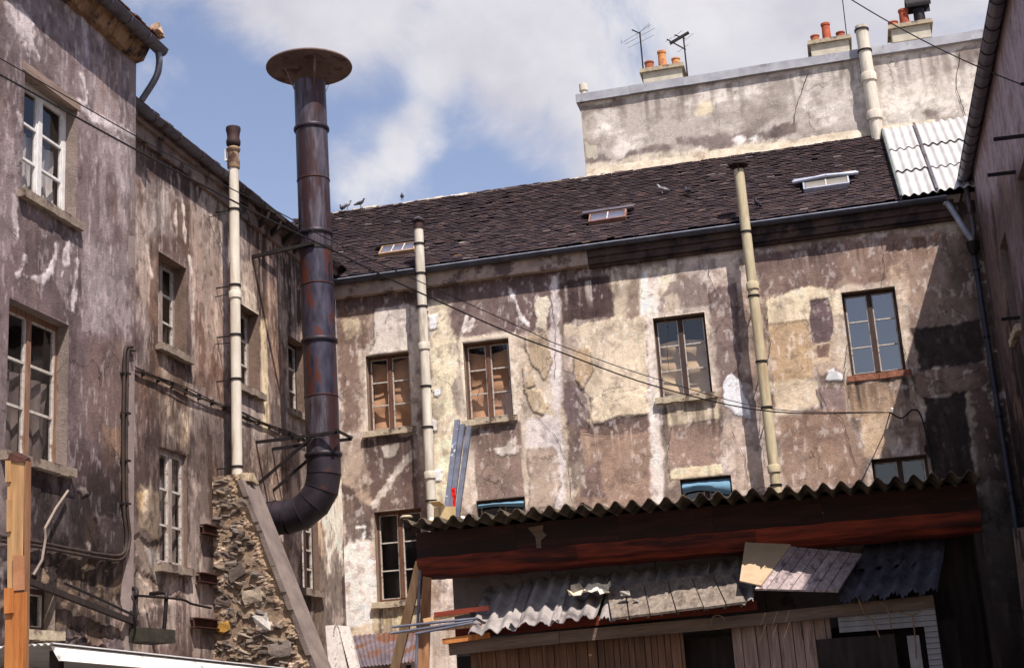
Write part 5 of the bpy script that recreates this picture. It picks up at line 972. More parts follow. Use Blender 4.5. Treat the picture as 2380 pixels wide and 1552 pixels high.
while z < 5.62:
    h = random.uniform(.045, .115); x = XL+.02
    while True:
        w = random.uniform(.08, .2) if random.random() < .88 else random.uniform(.2, .3); xe = bedge(z+h/2)-.19
        if x+w*.7 > xe or nst >= 294: break
        o = bpy.data.objects.new('stone', rocks[random.choices(range(14), [8]*12+[.12, .0])[0]]); COL.objects.link(o); o.parent = but; nst += 1
        zz_ = z+h/2+random.uniform(-.045, .045)+.05*math.sin(x*2.3); c_ = np.array([x+w/2, BY0+.115+random.uniform(-.02, .07), zz_]); o.location = tuple(c_-WLOC[but.name]); o.scale = (w*1.08, random.uniform(.16, .26), h*random.uniform(1.0, 1.3)); o.rotation_euler = (random.uniform(-.3, .3), random.uniform(-.4, .4), random.uniform(-.3, .3)); x += w*.97
    z += h*.94
for (px, py, w, h, ci) in [(1005, 0, 0, 0, 12)]: pass
for (px, py, w, h, ci) in [(607, 1447, .26, .30, 12), (585, 1385, .32, .26, 5), (650, 1510, .36, .28, 4), (517, 1457, .22, .18, 13), (565, 1165, .2, .2, 1), (548, 1330, .3, .22, 6)]:
    o = bpy.data.objects.new('stone', rocks[ci]); COL.objects.link(o); o.parent = but; c_ = atY(px, py, BY0); o.location = tuple(c_-WLOC[but.name]); o.scale = (w*1.05, .16, h*1.0); o.location[1] += .07; o.rotation_euler = (0, random.uniform(-.5, .5), 0)
# rusty joist stubs left in the wall beside it
for (y, ya, lab) in [(1232, 20.45, 'topmost rusty joist stub between the tall window and the buttress'), (1345, 20.3, 'middle rusty joist stub between the tall window and the buttress'), (1450, 20.1, 'lowest and longest rusty joist stub beside the buttress')]:
    z = LF.px(475, y)[2]; mb = MB(); x0 = XL+.01; x1 = XL+.13; mb.box((x0, ya, z-.075), (x1, 20.93, z-.06)); mb.box((x0, ya, z+.06), (x1, 20.93, z+.075)); mb.box((x0+.05, ya, z-.06), (x0+.065, 20.93, z+.06)); props(mb.build('joist_stub', RUST), lab, 'joist', 'joist stubs beside the buttress')

# ------------------------------------------------------------------ wires and cables
INS = np.array(atY(2068, 958, YB-.16))
WA = [(0, 174), (315, 348), (530, 461), (635, 515), (778, 584), (891, 641), (1158, 762), (1281, 810), (1536, 901), (1801, 957)]
WB = [(0, 136), (318, 318), (517, 428), (643, 491), (775, 562), (937, 637), (1222, 766), (1307, 804), (1532, 882), (1801, 951)]
for pts, lab, r_, nm, x0 in [(WB, 'thin upper wire of the pair strung across the yard', .0065, 'overhead_wire', -7.3), (WA, 'thicker lower cable of the pair strung across the yard', .0105, 'overhead_cable', -7.1)]:
    a = atX(*pts[0], x0); hd = INS-a; hd[2] = 0; nv = np.array([hd[1], -hd[0], 0]); nv /= np.linalg.norm(nv)   # hangs in one vertical plane
    Q = [atP(x, y, INS, nv) for x, y in pts]; dr = Q[0]-Q[1]; dr /= np.linalg.norm(dr); Q = [Q[0]+dr*3]+Q+[INS]; props(MB().tube(smooth_path(Q, 5), r_, 6).build(nm, WIRE), lab, 'wire')
ins = empty('cable_anchor', INS, 'porcelain cable anchor on iron hook low on the patchy wall', 'insulator')
MB().beam(INS+np.array([0, .16, 0]), INS+np.array([0, -.02, 0]), .02, .02).build('hook', IRON, ins); MB().lathe(INS+np.array([.05, -.02, -.02]), (0, 0, 1), [(0, .02), (.02, .035), (.05, .03), (.07, .035), (.1, .015)], 12).build('porcelain_cup', PORC, ins)
MB().tube(smooth_path([INS, INS+np.array([.2, .05, -.12]), INS+np.array([.42, .1, .02]), INS+np.array([.55, .13, -.1]), BF.P(INS[0]+.62, 5.9, .03), BF.P(INS[0]+.66, 4.4, .03)]), .014, 6).build('tail_cable', WIRE, ins)
a = atY(1985, -5, 20); b = RF.px(2372, 196, .1); props(MB().tube(catenary(a+(a-b)*.2, b, .12), .009, 6).build('overhead_wire', WIRE), 'thin wire running over the chimney stacks to the shaded wall', 'wire')
ra = empty('cable_anchor', b, 'small black wire anchor on the shaded wall', 'insulator'); MB().beam(b, b+np.array([.14, 0, -.02]), .03, .04).build('hook', IRON, ra); MB().tube(smooth_path([b+np.array([.05, 0, 0]), b+np.array([.08, -.3, -.5]), b+np.array([.08, -.6, -1.6])]), .01, 6).build('tail_cable', WIRE, ra)
# conduits on the near block
for k, (dx, lab) in enumerate([(0, 'left'), (8, 'right')]):
    pts = smooth_path([NF.px(x+dx*(1 if i < 7 else 0)-(0 if i > 1 else dx*.4), y+(dx*1.2 if i >= 7 else dx if i < 2 else 0), .04) for i, (x, y) in enumerate([(308, 806), (299, 806), (290, 818), (288, 900), (286, 1050), (288, 1180), (294, 1255), (283, 1288), (240, 1288), (170, 1276), (100, 1262), (0, 1246)])], 6)
    o = props(MB().tube(pts, .022, 8).build('conduit', CABLE), ['brown iron conduit of the clipped pair farther from the block corner', 'brown iron conduit of the clipped pair nearer the block corner'][k], 'conduit', 'conduits on the corner block')
    for y in (868, 960, 1070, 1170): q = NF.px(288+dx, y, .03); MB().box(q-np.array([.03, .05, .012]), q+np.array([.03, .05, .012])).build('clip', IRON, o)
for k in range(4):
    dz = -.022*k; a = LF.px(314, 852, .045); b = LF.px(712, 1022, .045); pts = [a+(b-a)*t+np.array([.012*math.sin(k*2+t*9), 0, dz-.03*math.sin(t*20+k)*.5]) for t in np.linspace(0, 1, 30)]
    props(MB().tube(pts, .010, 7).build('wall_cable', CABLE), ['topmost', 'second highest', 'second lowest', 'lowest'][k]+' brown cable of the bundle clipped along the side wing', 'cable', 'bundled cables along the side wing')
for i in range(14):
    t = .04+i*.07; q = a+(b-a)*t; props(MB().box(q+np.array([-.07, -.006, -.085]), q+np.array([.012, .006, .012])).build('cable_clip', IRON), 'small black clip holding the cable bundle to the wing', 'clip', 'clips of the cable bundle')
# bent pale pipe and odds on the dark base of the block
pts = [NF.px(158, 1140, .06), NF.px(130, 1180, .10), NF.px(104, 1228, .12), NF.px(106, 1250, .12), NF.px(98, 1300, .1), NF.px(78, 1335, .05)]; props(MB().tube(pts, .016, 8).build('bent_pipe', mat('pale_bent_pipe', (116, 102, 92), (150, 136, 124), scale=5)), 'bent pale pipe hanging from the sill over the sooty base', 'pipe')
props(MB().beam(NF.px(20, 1332, .04), NF.px(318, 1448, .04), .06, .07, (0, .25, 1)).build('old_rail', DKW), 'dark weathered timber rail fixed along the foot of the corner block', 'timber'); props(MB().tube(smooth_path([NF.px(150, 1355, .2), NF.px(240, 1395, .2), NF.px(312, 1428, .2), NF.px(318, 1410, .16), NF.px(308, 1385, .1), NF.px(330, 1384, .1), NF.px(420, 1392, .1), NF.px(445, 1402, .1), NF.px(490, 1412, .05)]), .018, 7).build('black_hose', IRON), 'black iron pipe snaking along the broken foot of the wall', 'pipe')
pb = empty('planter_box', NF.px(350, 1470, .2), 'mossy wooden trough hung on two bent pipes below the tall window', 'planter'); q0 = NF.px(318, 1462, .12); q1 = NF.px(388, 1478, .12); z = q0[2]
MB().box((XN-.1, q0[1], z-.16), (XN+.25, q1[1], z+.02)).build('trough', mat('mossy_wood', (34, 31, 25), (60, 55, 44), scale=5, bump=.5), pb)
for q in (q0, q1): MB().tube(smooth_path([(XN+.05, q[1]+.05, z), (XN+.08, q[1]+.05, z+.4), (XN+.04, q[1]+.1, z+.55), (XN-.2, q[1]+.12, z+.56)]), .03, 8).build('pipe_hanger', IRON, pb)
# ------------------------------------------------------------------ canopy shed in the middle of the yard
CY = 14.9
can = empty('canopy_shed', (-1.6, 15.8, 0), 'workshop canopy with wavy cement roofing over a red and brown boxed eave', 'shed')
A = atY(935, 1214, CY); B = atY(2290, 1099, CY); PIT = (B[0]-A[0])/34.0; CS = (atY(1158, 1197, CY)[2]-atY(1158, 1224, 15.55)[2]-.05)/.65; A2 = np.array([A[0], 17.1, A[2]-CS*2.2]); B2 = np.array([B[0], 17.1, B[2]-CS*2.2]); ns = 6
edges = [0, 6, 11, 17, 23, 28, 34]
for i in range(ns):
    f0, f1 = edges[i]/34, min(1, (edges[i+1]+.35)/34); dz = np.array([0, random.uniform(-.05, .05), .010*(i % 2)+random.uniform(-.008, .008)]); s_ = MB()
    nw = (f1-f0)*34; s_.corr(A+(B-A)*f0+dz, A+(B-A)*f1+dz, A2+(B2-A2)*f0+dz, A2+(B2-A2)*f1+dz, nw, .040, th=.009, per=12, nv=6, phase=edges[i]+.1, nrm=(0, 0, 1), rag=[random.gauss(0, .004)-.02*(random.random() < .05) for _ in range(61)]); s_.build('roofing_sheet', CORRDK, can)
def zat(x, y, Y): return atY(x, y, Y)[2]
FY = 15.55; xl = atY(968, 1270, FY)[0]; xr = atY(2272, 1150, FY)[0]
def prof_ext(prof, x0, x1, dz1, name, m_, parent, ins=0.):
    mb = MB(); n = len(prof); nx = 12; vs = []
    for j in range(nx+1):
        t = j/nx; vs += [(x0+(x1-x0)*t+(ins*(p[0]-prof[0][0]) if j == 0 else 0), p[0], p[1]+dz1*t+.006*math.sin(j*1.7)) for p in prof]
    fs = [(j*n+i, j*n+(i+1) % n, (j+1)*n+(i+1) % n, (j+1)*n+i) for j in range(nx) for i in range(n)]+[tuple(range(n))[::-1], tuple(range(nx*n, nx*n+n))]
    mb.add(vs, fs, None, False); return mb.build(name, m_, parent)
zt = zat(1158, 1226, FY); zm = zat(1158, 1282, FY); zl = zat(1158, 1331, FY+.15); zr = zat(1861, 1221, FY)-zm
d1 = zr*(xr-xl)/(atY(1861, 1221, FY)[0]-atY(1158, 1282, FY)[0])
segs = [0, .19, .38, .55, .74, 1.0]
for i in range(5):   # fascia boards butted end to end
    f0, f1 = segs[i], segs[i+1]-.0004; j = random.uniform(-.006, .006)
    prof_ext([(FY+j, zt+.03+d1*f0), (FY+j, zm+d1*f0), (FY+.05, zm+d1*f0), (FY+.05, zt+.03+d1*f0)], xl+(xr-xl)*f0, xl+(xr-xl)*f1, d1*(f1-f0), 'fascia_board', BRNW, can)
for f0, f1 in ((0, .30), (.3004, .62), (.6204, 1.0)):
    o_ = d1*f0; prof_ext([(FY-.012, zm+.008+o_), (FY-.016, zm-.06+o_), (FY+.02, zm-.13+o_), (FY+.10, zl+.02+o_), (FY+.22, zl+o_), (FY+.55, zl+.02+o_), (FY+.55, zm+.008+o_)], xl+(xr-xl)*f0, xl+(xr-xl)*f1, d1*(f1-f0), 'eave_beam', REDW, can, ins=.3 if f0 == 0 else 0)
q = atY(1253, 1255, FY-.01); MB().poly([q+np.array([-.12, 0, .15]), q+np.array([.06, 0, .17]), q+np.array([.05, 0, .1]), q+np.array([.09, 0, .05]), q+np.array([.02, 0, .0]), q+np.array([.02, 0, -.14]), q+np.array([-.03, 0, -.14]), q+np.array([-.04, 0, .04])], (0, .008, 0)).build('peeled_patch', BEAMW, can)
GW = mat('grey_sheet_wall', (88, 80, 78), (120, 110, 106), scale=2, bump=.3, c3=(66, 58, 58), t3=.58)
for i in range(5):
    x0 = -4.55+i*1.2; MB().box((x0, 16.28+.005*(i % 2), 0), (min(x0+1.19, xr-.08), 16.32+.005*(i % 2), zl+.4)).build('wall_sheet', GW if i < 4 else DKW, can)  # last sheet coloured darker, painting deep shade into this end
MB().box((xr-.08, 15.7, 0), (xr, 17.0, 3.3)).build('side_wall', DKW, can)
for x in (-4.4, -1.9, .6, 1.2): MB().box((x-.07, 16.4, 0), (x+.07, 16.54, zl+.42)).build('post', DKW, can)
MB().box((-4.5, 16.95, 0), (xr, 17.0, A2[2]-.12)).build('rear_wall', DKW, can)

# leaning timbers at its open end
props(MB().hexa([(-5.02, 15.28, 0), (-4.78, 15.28, 0), (-4.78, 15.36, 0), (-5.02, 15.36, 0)]+[tuple(p) for p in (atY(983, 1338, 15.62), atY(1003, 1342, 15.62), atY(1003, 1342, 15.70), atY(983, 1338, 15.70))]).build('leaning_post', mat('brown_post', (120, 82, 56), (164, 120, 84), scale=3, stretch=(5, 5, .5), bump=.25, c3=(90, 58, 42), t3=.6)), 'brown split timber propped under the open end of the canopy', 'timber')
a, b = atY(945, 1440, 15.75), atY(977, 1305, 15.8); d = (a-b)/(a-b)[2]; g0 = b-d*b[2]; props(MB().beam(g0, b, .11, .04, (0, 1, 0)).build('leaning_post', TANW), 'pale yellow plank leaning behind the brown canopy prop', 'timber')
a, b = atY(967, 1552, 15.5), atY(976, 1325, 15.5); d = (a-b)/(a-b)[2]; props(MB().tube([b-d*b[2], b], .018, 8).build('conduit_pole', GALV), 'thin blue grey conduit standing between the canopy props', 'conduit')

# ------------------------------------------------------------------ low shed in front of it
low = empty('lean_to_shed', (-1.7, 15.3, 0), 'low patched lean-to with wavy cement sheets and loose boards for a roof', 'shed')
def LR(x, y, t): return atY(x, y, 15.0+1.2*t)
def sheet(bl, br, tl, tr, waves, m_, parent, name='roofing_sheet', tY=1., bY=0., rag=None, phase=0., lift=0.):
    s_ = MB(); u = np.array([0, 0, lift]); s_.corr(LR(*bl, bY)+u, LR(*br, bY)+u, LR(*tl, tY)+u, LR(*tr, tY)+u, waves, .030, th=.008, per=10, nv=4, rag=rag, phase=phase, nrm=(0, -.35, 1)); return s_.build(name, m_, parent)
rg = [random.uniform(-.02, .02) for _ in range(31)]
sheet((1088, 1472), (1205, 1458), (1128, 1366), (1240, 1352), 3.1, CORR, low, rag=rg); sheet((1186, 1456), (1300, 1450), (1222, 1353), (1330, 1342), 3.1, CORR, low, rag=rg, phase=.3, lift=.02); sheet((1280, 1446), (1388, 1430), (1315, 1344), (1420, 1332), 3.0, CORR, low, rag=rg, phase=.1)
for i in range(3): sheet((1392+118*i, 1436-14*i), (1515+118*i, 1421-14*i), (1420+112*i, 1330-13*i), (1540+112*i, 1316-13*i), 3.0, CORR, low, rag=[.0, .02, -.03, .03, -.01, .05, 0], phase=.2*i, lift=-.02)
sheet((1945, 1398), (2178, 1372), (2000, 1290), (2195, 1268), 5.3, CORRBK, low, rag=[0, .05, -.03, .04, -.02, .06, .01], phase=.25); sheet((1990, 1332), (2192, 1310), (2010, 1272), (2198, 1250), 4.6, CORRBK, low, bY=.62, lift=.03)
MB().beam(atY(1045, 1508, 15.27), atY(1300, 1480, 15.27), .06, .13).build('eave_beam', BEAMW, low); MB().beam(atY(1300, 1480, 15.28), atY(1640, 1450, 15.28), .06, .125).build('eave_beam', BEAMW, low); MB().beam(atY(1640, 1451, 15.27), atY(2170, 1396, 15.27), .06, .12).build('eave_beam', BEAMW, low)
MB().beam(atY(1060, 1474, 15.33), atY(1760, 1405, 15.33), .05, .10).build('red_batten', REDW, low)
# plank walls
def planks(x0, x1, Y, ztop, m_, wmin=.1, wmax=.16, z0=0.):
    x = x0
    while x < x1:
        w = random.uniform(wmin, wmax); MB().box((x, Y+random.uniform(0, .012), z0), (min(x+w-.008, x1), Y+.03, ztop+random.uniform(-.01, .02))).build('plank', m_, low); x += w
zp = zat(1200, 1500, 15.35)+.05
planks(atY(1090, 1540, 15.35)[0], atY(1385, 1530, 15.35)[0], 15.43, zp, PLANKW); planks(atY(1388, 1530, 15.37)[0], atY(1590, 1530, 15.37)[0], 15.45, zp, mat('dim_brown_plank', (78, 56, 42), (112, 82, 62), scale=3.5, stretch=(7, 7, .6), bump=.35, rand=.18), .06, .11)
planks(atY(1705, 1530, 15.33)[0], atY(1935, 1500, 15.33)[0], 15.42, zp+.04, mat('faded_plank', (120, 98, 88), (158, 134, 120), scale=3.5, stretch=(7, 7, .6), bump=.35, c3=(92, 70, 62), t3=.6, rand=.16), .09, .15)
x0, x1 = atY(1955, 1500, 15.3)[0], atY(2182, 1480, 15.3)[0]; xi0, xi1 = atY(1962, 1552, 15.3)[0], x1-.13; zs_top = zat(2060, 1410, 15.3); zo = zat(2060, 1466, 15.3); z = zs_top; k = 0
while z > 0:   # white clapboards round a dark doorway
    z2 = z-.055
    if z2 > zo: MB().hexa([(x0, 15.285, z2), (x1, 15.285, z2), (x1, 15.31, z2), (x0, 15.31, z2), (x0, 15.297, z-.004), (x1, 15.297, z-.004), (x1, 15.31, z-.004), (x0, 15.31, z-.004)]).build('clapboard', SIDING, low)
    else: MB().hexa([(xi1, 15.285, z2), (x1, 15.285, z2), (x1, 15.31, z2), (xi1, 15.31, z2), (xi1, 15.297, z-.004), (x1, 15.297, z-.004), (x1, 15.31, z-.004), (xi1, 15.31, z-.004)]).build('clapboard', SIDING, low)
    z = z2
MB().box((x0-.25, 15.32, 0), (xi1-.3, 15.36, zo-.03)).build('door', DKW, low); MB().box((xi1-.18, 15.33, 0), (xi1-.06, 15.35, zo-.06)).build('door_glazing', SIDING, low); MB().box((-4.4, 15.75, 0), (1.0, 15.8, zp-.1)).build('inner_wall', DKW, low)
MB().box((x1-.02, 15.32, 0), (x1+.0, 16.2, zs_top)).build('side_wall', DKW, low)
# loose boards laid on the roof
bp = empty('weathered_boards', atY(1570, 1400, 15.2), 'weathered grey board panel laid flat over the cement sheets', 'boards')
tx = [745, 875, 1005, 1170, 1335, 1480, 1610]; bx = [785, 905, 1050, 1230, 1420, 1575, 1715]
cv = lambda x, y, x0=1800: ((x0+x/1.911)/1.55462, (1600+y/1.911)/1.55462)
for i in range(6):
    f = lambda k, X: (k-745)/(1610-745)
    def tp_(k): return atY(*cv(tx[k], 1030-115*(tx[k]-745)/865), 15.62)+np.array([0, 0, .05])
    def bt_(k): return atY(*cv(bx[k], 1222-118*(bx[k]-785)/930), 14.93)+np.array([0, 0, .02])
    g_ = np.array([.006, 0, 0]); j = np.array([0, random.uniform(-.012, .012), random.uniform(-.006, .006)])
    MB().slab([bt_(i)+g_+j, bt_(i+1)-g_+j, tp_(i+1)-g_+j, tp_(i)+g_+j], .025, (0, -.4, 1)).build('board', GREYW, bp)
tb_ = empty('tilted_boards', atY(1880, 1350, 15.2), 'tilted panel of narrow grey purple boards next to dark wavy sheets', 'boards'); c4 = [atY(1757, 1390, 14.95), atY(1953, 1395, 14.98), atY(2008, 1308, 15.7), atY(1834, 1290, 15.6)]
up_ = np.array([0, 0, .10])
for i in range(7):
    f0, f1 = i/7, (i+1)/7-.012; MB().slab([c4[0]+(c4[1]-c4[0])*f0+up_, c4[0]+(c4[1]-c4[0])*f1+up_, c4[3]+(c4[2]-c4[3])*f1+up_, c4[3]+(c4[2]-c4[3])*f0+up_], .02, (0, -.5, 1)).build('board', mat('purple_grey_board', (126, 112, 112), (168, 152, 148), scale=3.5, stretch=(7, .8, 7), bump=.35, c3=(98, 84, 86), t3=.6, rand=.18), tb_)
ps = MB(); ps.slab([atY(1722, 1377, 14.98)+up_*1.25, atY(1772, 1388, 14.97)+up_*1.25, atY(1842, 1293, 15.62)+up_*1.3, atY(1737, 1273, 15.66)+up_*1.3], .014, (0, -.5, 1)); props(ps.build('plywood_sheet', PLY), 'pale stained plywood sheet beside the tilted narrow boards', 'plywood')
# crumpled newspaper, rubble bits, wire hook
def crumple(p, sx, sy, h, m_, name, lab, cat):
    n = 7; vs = [np.array(p)+np.array([sx*(i/n-.5)+random.uniform(-.02, .02), sy*(j/n-.5)+random.uniform(-.02, .02), h*random.uniform(0, 1)+.36*sy*(j/n-.5)]) for j in range(n+1) for i in range(n+1)]
    mb = MB(); mb.add(vs, [(j*(n+1)+i, j*(n+1)+i+1, (j+1)*(n+1)+i+1, (j+1)*(n+1)+i) for j in range(n) for i in range(n)]); vs2 = [v-np.array([0, 0, .006]) for v in vs]; mb.add(vs2, [(j*(n+1)+i, (j+1)*(n+1)+i, (j+1)*(n+1)+i+1, j*(n+1)+i+1) for j in range(n) for i in range(n)]); props(mb.build(name, m_), lab, cat)
crumple(atY(1372, 1390, 15.35)+np.array([0, 0, .07]), .42, .25, .09, mat('old_newsprint', (196, 176, 142), (226, 216, 196), scale=5, bump=.2), 'newspaper', 'crumpled yellowed newspaper lying between cement sheets and boards', 'paper')
for (x, y, s_, lab) in [(1454, 1383, .055, 'larger white plaster lump lying on the grey boards'), (1479, 1400, .03, 'small white plaster chip lying on the grey boards')]:
    o = bpy.data.objects.new('plaster_lump', rocks[12]); COL.objects.link(o); tY = 15.2; p = atY(x, y, tY); o.location = tuple(p+np.array([0, -.02, .02])); o.scale = (s_*2, s_*1.4, s_); props(o, lab, 'rubble')
props(MB().tube(smooth_path([atY(1668, 1440, 15.05)+np.array([.07*math.cos(t), 0, .07*math.sin(t)-.02]) for t in np.linspace(0, 5.6, 12)], 2), .006, 5).build('wire_loop', TWIG), 'loop of old wire hanging from the lean-to beam', 'wire')
# dry stems caught under the dark sheets
for k, pts in enumerate([[(1995, 1390), (2010, 1425), (2030, 1445), (2045, 1480)], [(2045, 1398), (2062, 1412), (2068, 1440), (2072, 1462)], [(2062, 1412), (2085, 1420), (2120, 1428), (2150, 1415)], [(2120, 1428), (2126, 1470), (2130, 1530)]]):
    props(MB().tube(smooth_path([atY(x, y, 15.08-.02*(k % 2)) for x, y in pts]), .008, 5).build('dry_stem', TWIG), ['dry stem drooping in front of the white clapboards from the roof edge', 'short dry stem hanging under the dark wavy sheets', 'thin stem trailing sideways below the dark wavy sheets', 'long dry stem hanging down the white clapboard doorway'][k], 'stem')
# timber and conduit ends sticking out on the left
for (a, b, w, h, m_, nm, lab) in [((1010, 1428), (1135, 1412), .06, .05, REDW, 'timber_batten', 'red brown batten end poking out above the conduits'), ((985, 1442), (1090, 1420), .05, .045, TANW, 'timber_batten', 'pale batten end poking out at the top of the pile'), ((950, 1466), (1120, 1452), .07, .04, PLANKW, 'timber_batten', 'brown plank end poking out below the conduits'), ((1030, 1490), (1140, 1475), .08, .06, ORNG, 'timber_batten', 'orange timber end under the wavy sheet corner')]:
    p, q = atY(*a, 15.2), atY(*b, 15.24); props(MB().beam(p, q, w, h).build(nm, m_), lab, 'timber')
for (a, b, lab) in [((912, 1456), (1110, 1436), 'upper pale conduit length sticking out of the timber pile'), ((908, 1471), (1100, 1442), 'lower pale conduit length sticking out of the timber pile'), ((965, 1472), (1100, 1446), 'short dull conduit length under the two pale ones')]: props(MB().tube([atY(*a, 15.1), atY(*b, 15.13)], .014, 8).build('conduit_length', GALV), lab, 'conduit')

# things put on the canopy roof
rz = lambda x, Y: A[2]+(B[2]-A[2])*(x-A[0])/(B[0]-A[0])-CS*(Y-CY)+.046
for (x, y, xt, yt, lab, m_) in [(1036, 1195, 1062, 975, 'spotted steel stud, longest of the three behind the carton', mat('spotted_steel', (90, 92, 104), (122, 124, 138), scale=5, metal=.2, rough=.4, bump=.05, c3=(206, 206, 210), t3=.62, scale3=14)), (1048, 1195, 1074, 985, 'plain steel stud in the middle behind the carton', GALV), (1062, 1195, 1090, 990, 'steel stud with the red rag beside it', GALV)]:
    Yp = 17.14; Yp = 16.6; p, q = atY(x, y, Yp), atY(xt, yt, Yp+.3); d = (q-p)/(q-p)[2]; g0 = p+d*(rz(p[0], Yp)-.03-p[2]); mb = MB(); ex = np.array([1., 0, 0]); w = .06
    for (dx, dy, ww, hh) in [(0, 0, w, .004), (-w/2, .02, .004, .04), (w/2, .02, .004, .04)]:
        o_ = np.array([dx, dy, 0]); mb.hexa([g0+o_+np.array([sx*ww/2, sy*hh/2, 0]) for sx, sy in ((-1, -1), (1, -1), (1, 1), (-1, 1))]+[q+o_+np.array([sx*ww/2, sy*hh/2, 0]) for sx, sy in ((-1, -1), (1, -1), (1, 1), (-1, 1))])
    props(mb.build('steel_stud', m_), lab, 'steel stud')
bx_ = atY(1030, 1185, 15.9); z0 = rz(bx_[0], 15.9); bxo = empty('cardboard_box', (bx_[0], 15.9, z0), 'battered cardboard carton on the corner of the canopy roof', 'box')
MB().hexa([(bx_[0]-.10, 15.8, z0-.02), (bx_[0]+.06, 15.76, z0-.02), (bx_[0]+.12, 15.98, z0-.02), (bx_[0]-.05, 16.02, z0-.02), (bx_[0]-.08, 15.8, z0+.21), (bx_[0]+.07, 15.76, z0+.20), (bx_[0]+.13, 15.98, z0+.22), (bx_[0]-.04, 16.02, z0+.23)]).build('carton', CARD, bxo); MB().slab([(bx_[0]-.08, 15.8, z0+.215), (bx_[0]+.07, 15.76, z0+.205), (bx_[0]+.03, 15.66, z0+.25), (bx_[0]-.11, 15.7, z0+.26)], .006).build('flap', CARD, bxo)
MB().box((bx_[0]-.02, 15.772, z0), (bx_[0]+.0, 15.785, z0+.2)).build('tape', PLY, bxo)
p = atY(1055, 1160, 16.0); mb = MB(); vs = [p+np.array([.055*(i/4-.5)*(1.0 if j < 3 else .5), .02*math.sin(i+j), -.045*j+.14+random.uniform(-.012, .012)]) for j in range(7) for i in range(5)]; mb.add(vs, [(j*5+i, j*5+i+1, (j+1)*5+i+1, (j+1)*5+i) for j in range(6) for i in range(4)]); props(mb.build('red_rag', REDC), 'bright red rag hanging beside the steel studs', 'rag')
for (x, y, w, h, m_, nm, lab, cat, Y) in [(1002, 1178, .09, .16, WHITEM, 'white_offcut', 'white board offcut leaning left of the carton', 'offcut', 16.0), (1014, 1170, .05, .2, GALV, 'steel_offcut', 'short steel stud offcut beside the white board', 'offcut', 15.95), (1072, 1180, .05, .16, WHITEM, 'white_offcut', 'narrow white offcut right of the red rag', 'offcut', 16.1), (990, 1190, .12, .1, CARD, 'cardboard_scrap', 'torn cardboard scrap at the canopy corner', 'cardboard', 15.7), (1090, 1186, .16, .07, PLY, 'board_scrap', 'flat pale board scrap right of the white offcut', 'offcut', 16.1)]:
    q = atY(x, y, Y); z0 = rz(q[0], Y)-.03; props(MB().hexa([(q[0]-w/2, Y-.02, z0), (q[0]+w/2, Y-.02, z0), (q[0]+w/2, Y+.02, z0), (q[0]-w/2, Y+.02, z0), (q[0]-w*.4, Y+.05, z0+h), (q[0]+w*.55, Y+.05, z0+h*.92), (q[0]+w*.55, Y+.08, z0+h*.92), (q[0]-w*.4, Y+.08, z0+h)]).build(nm, m_), lab, cat)
q = atY(945, 1208, 15.15); cap = empty('vent_cap', q, 'small tin cap on a wire ring at the canopy corner', 'cap'); z0 = rz(q[0], 15.15); MB().lathe((q[0], 15.15, z0+.03), (0, 0, 1), [(0, .07), (.012, .075), (.03, .05), (.035, .005)], 16).build('lid', mat('tin_lid', (150, 134, 110), (180, 164, 138), scale=5), cap); MB().tube([(q[0]+.05*math.cos(t), 15.15, z0-.0+.045*math.sin(t)) for t in np.linspace(0, 6.28, 14)], .006, 5).build('ring', IRON, cap)

# ------------------------------------------------------------------ bits at the foot of the back corner
lt = empty('corrugated_lean_to', (-8.7, 26.3, 0), 'little corrugated iron lean-to at the foot of the corner', 'roof')
s_ = MB(); s_.corr(atY(828, 1550, 25.6), atY(965, 1536, 25.6), atY(800, 1478, 26.95), atY(985, 1462, 26.95), 16, .012, th=.004, per=6, nv=2, nrm=(0, -.3, 1)); s_.build('roofing_sheet', mat('rusty_corrugated_iron', (84, 74, 80), (126, 116, 124), scale=3, metal=.3, rough=.6, c3=(110, 74, 56), t3=.54, scale3=2), lt)
for x in (-9.15, -8.1): MB().box((x-.04, 25.66, 0), (x+.04, 25.74, 2.75)).build('post', DKW, lt)
for (t0_, t1_, b0_, b1_, lab) in [((756, 1453), (784, 1451), (764, 1552), (806, 1552), 'wide grey white board leaning in the corner, nearer the flue'), ((786, 1452), (812, 1455), (812, 1552), (836, 1552), 'narrow grey white board leaning in the corner beside the lean-to')]:
    Yt, Yb_ = 24.9, 24.4; P4 = [atY(*b0_, Yb_), atY(*b1_, Yb_), atY(*t1_, Yt), atY(*t0_, Yt)]
    ex = [P4[0]+(P4[0]-P4[3])/(P4[3][2]-P4[0][2])*P4[0][2], P4[1]+(P4[1]-P4[2])/(P4[2][2]-P4[1][2])*P4[1][2]]
    props(MB().slab([ex[0], ex[1], P4[2], P4[3]], .05, (0, -1, .2)).build('leaning_board', mat('limewashed_board', (158, 148, 142), (196, 188, 180), scale=2, stretch=(5, 5, .5), bump=.5, c3=(116, 104, 100), t3=.6, rand=.1)), lab, 'board')

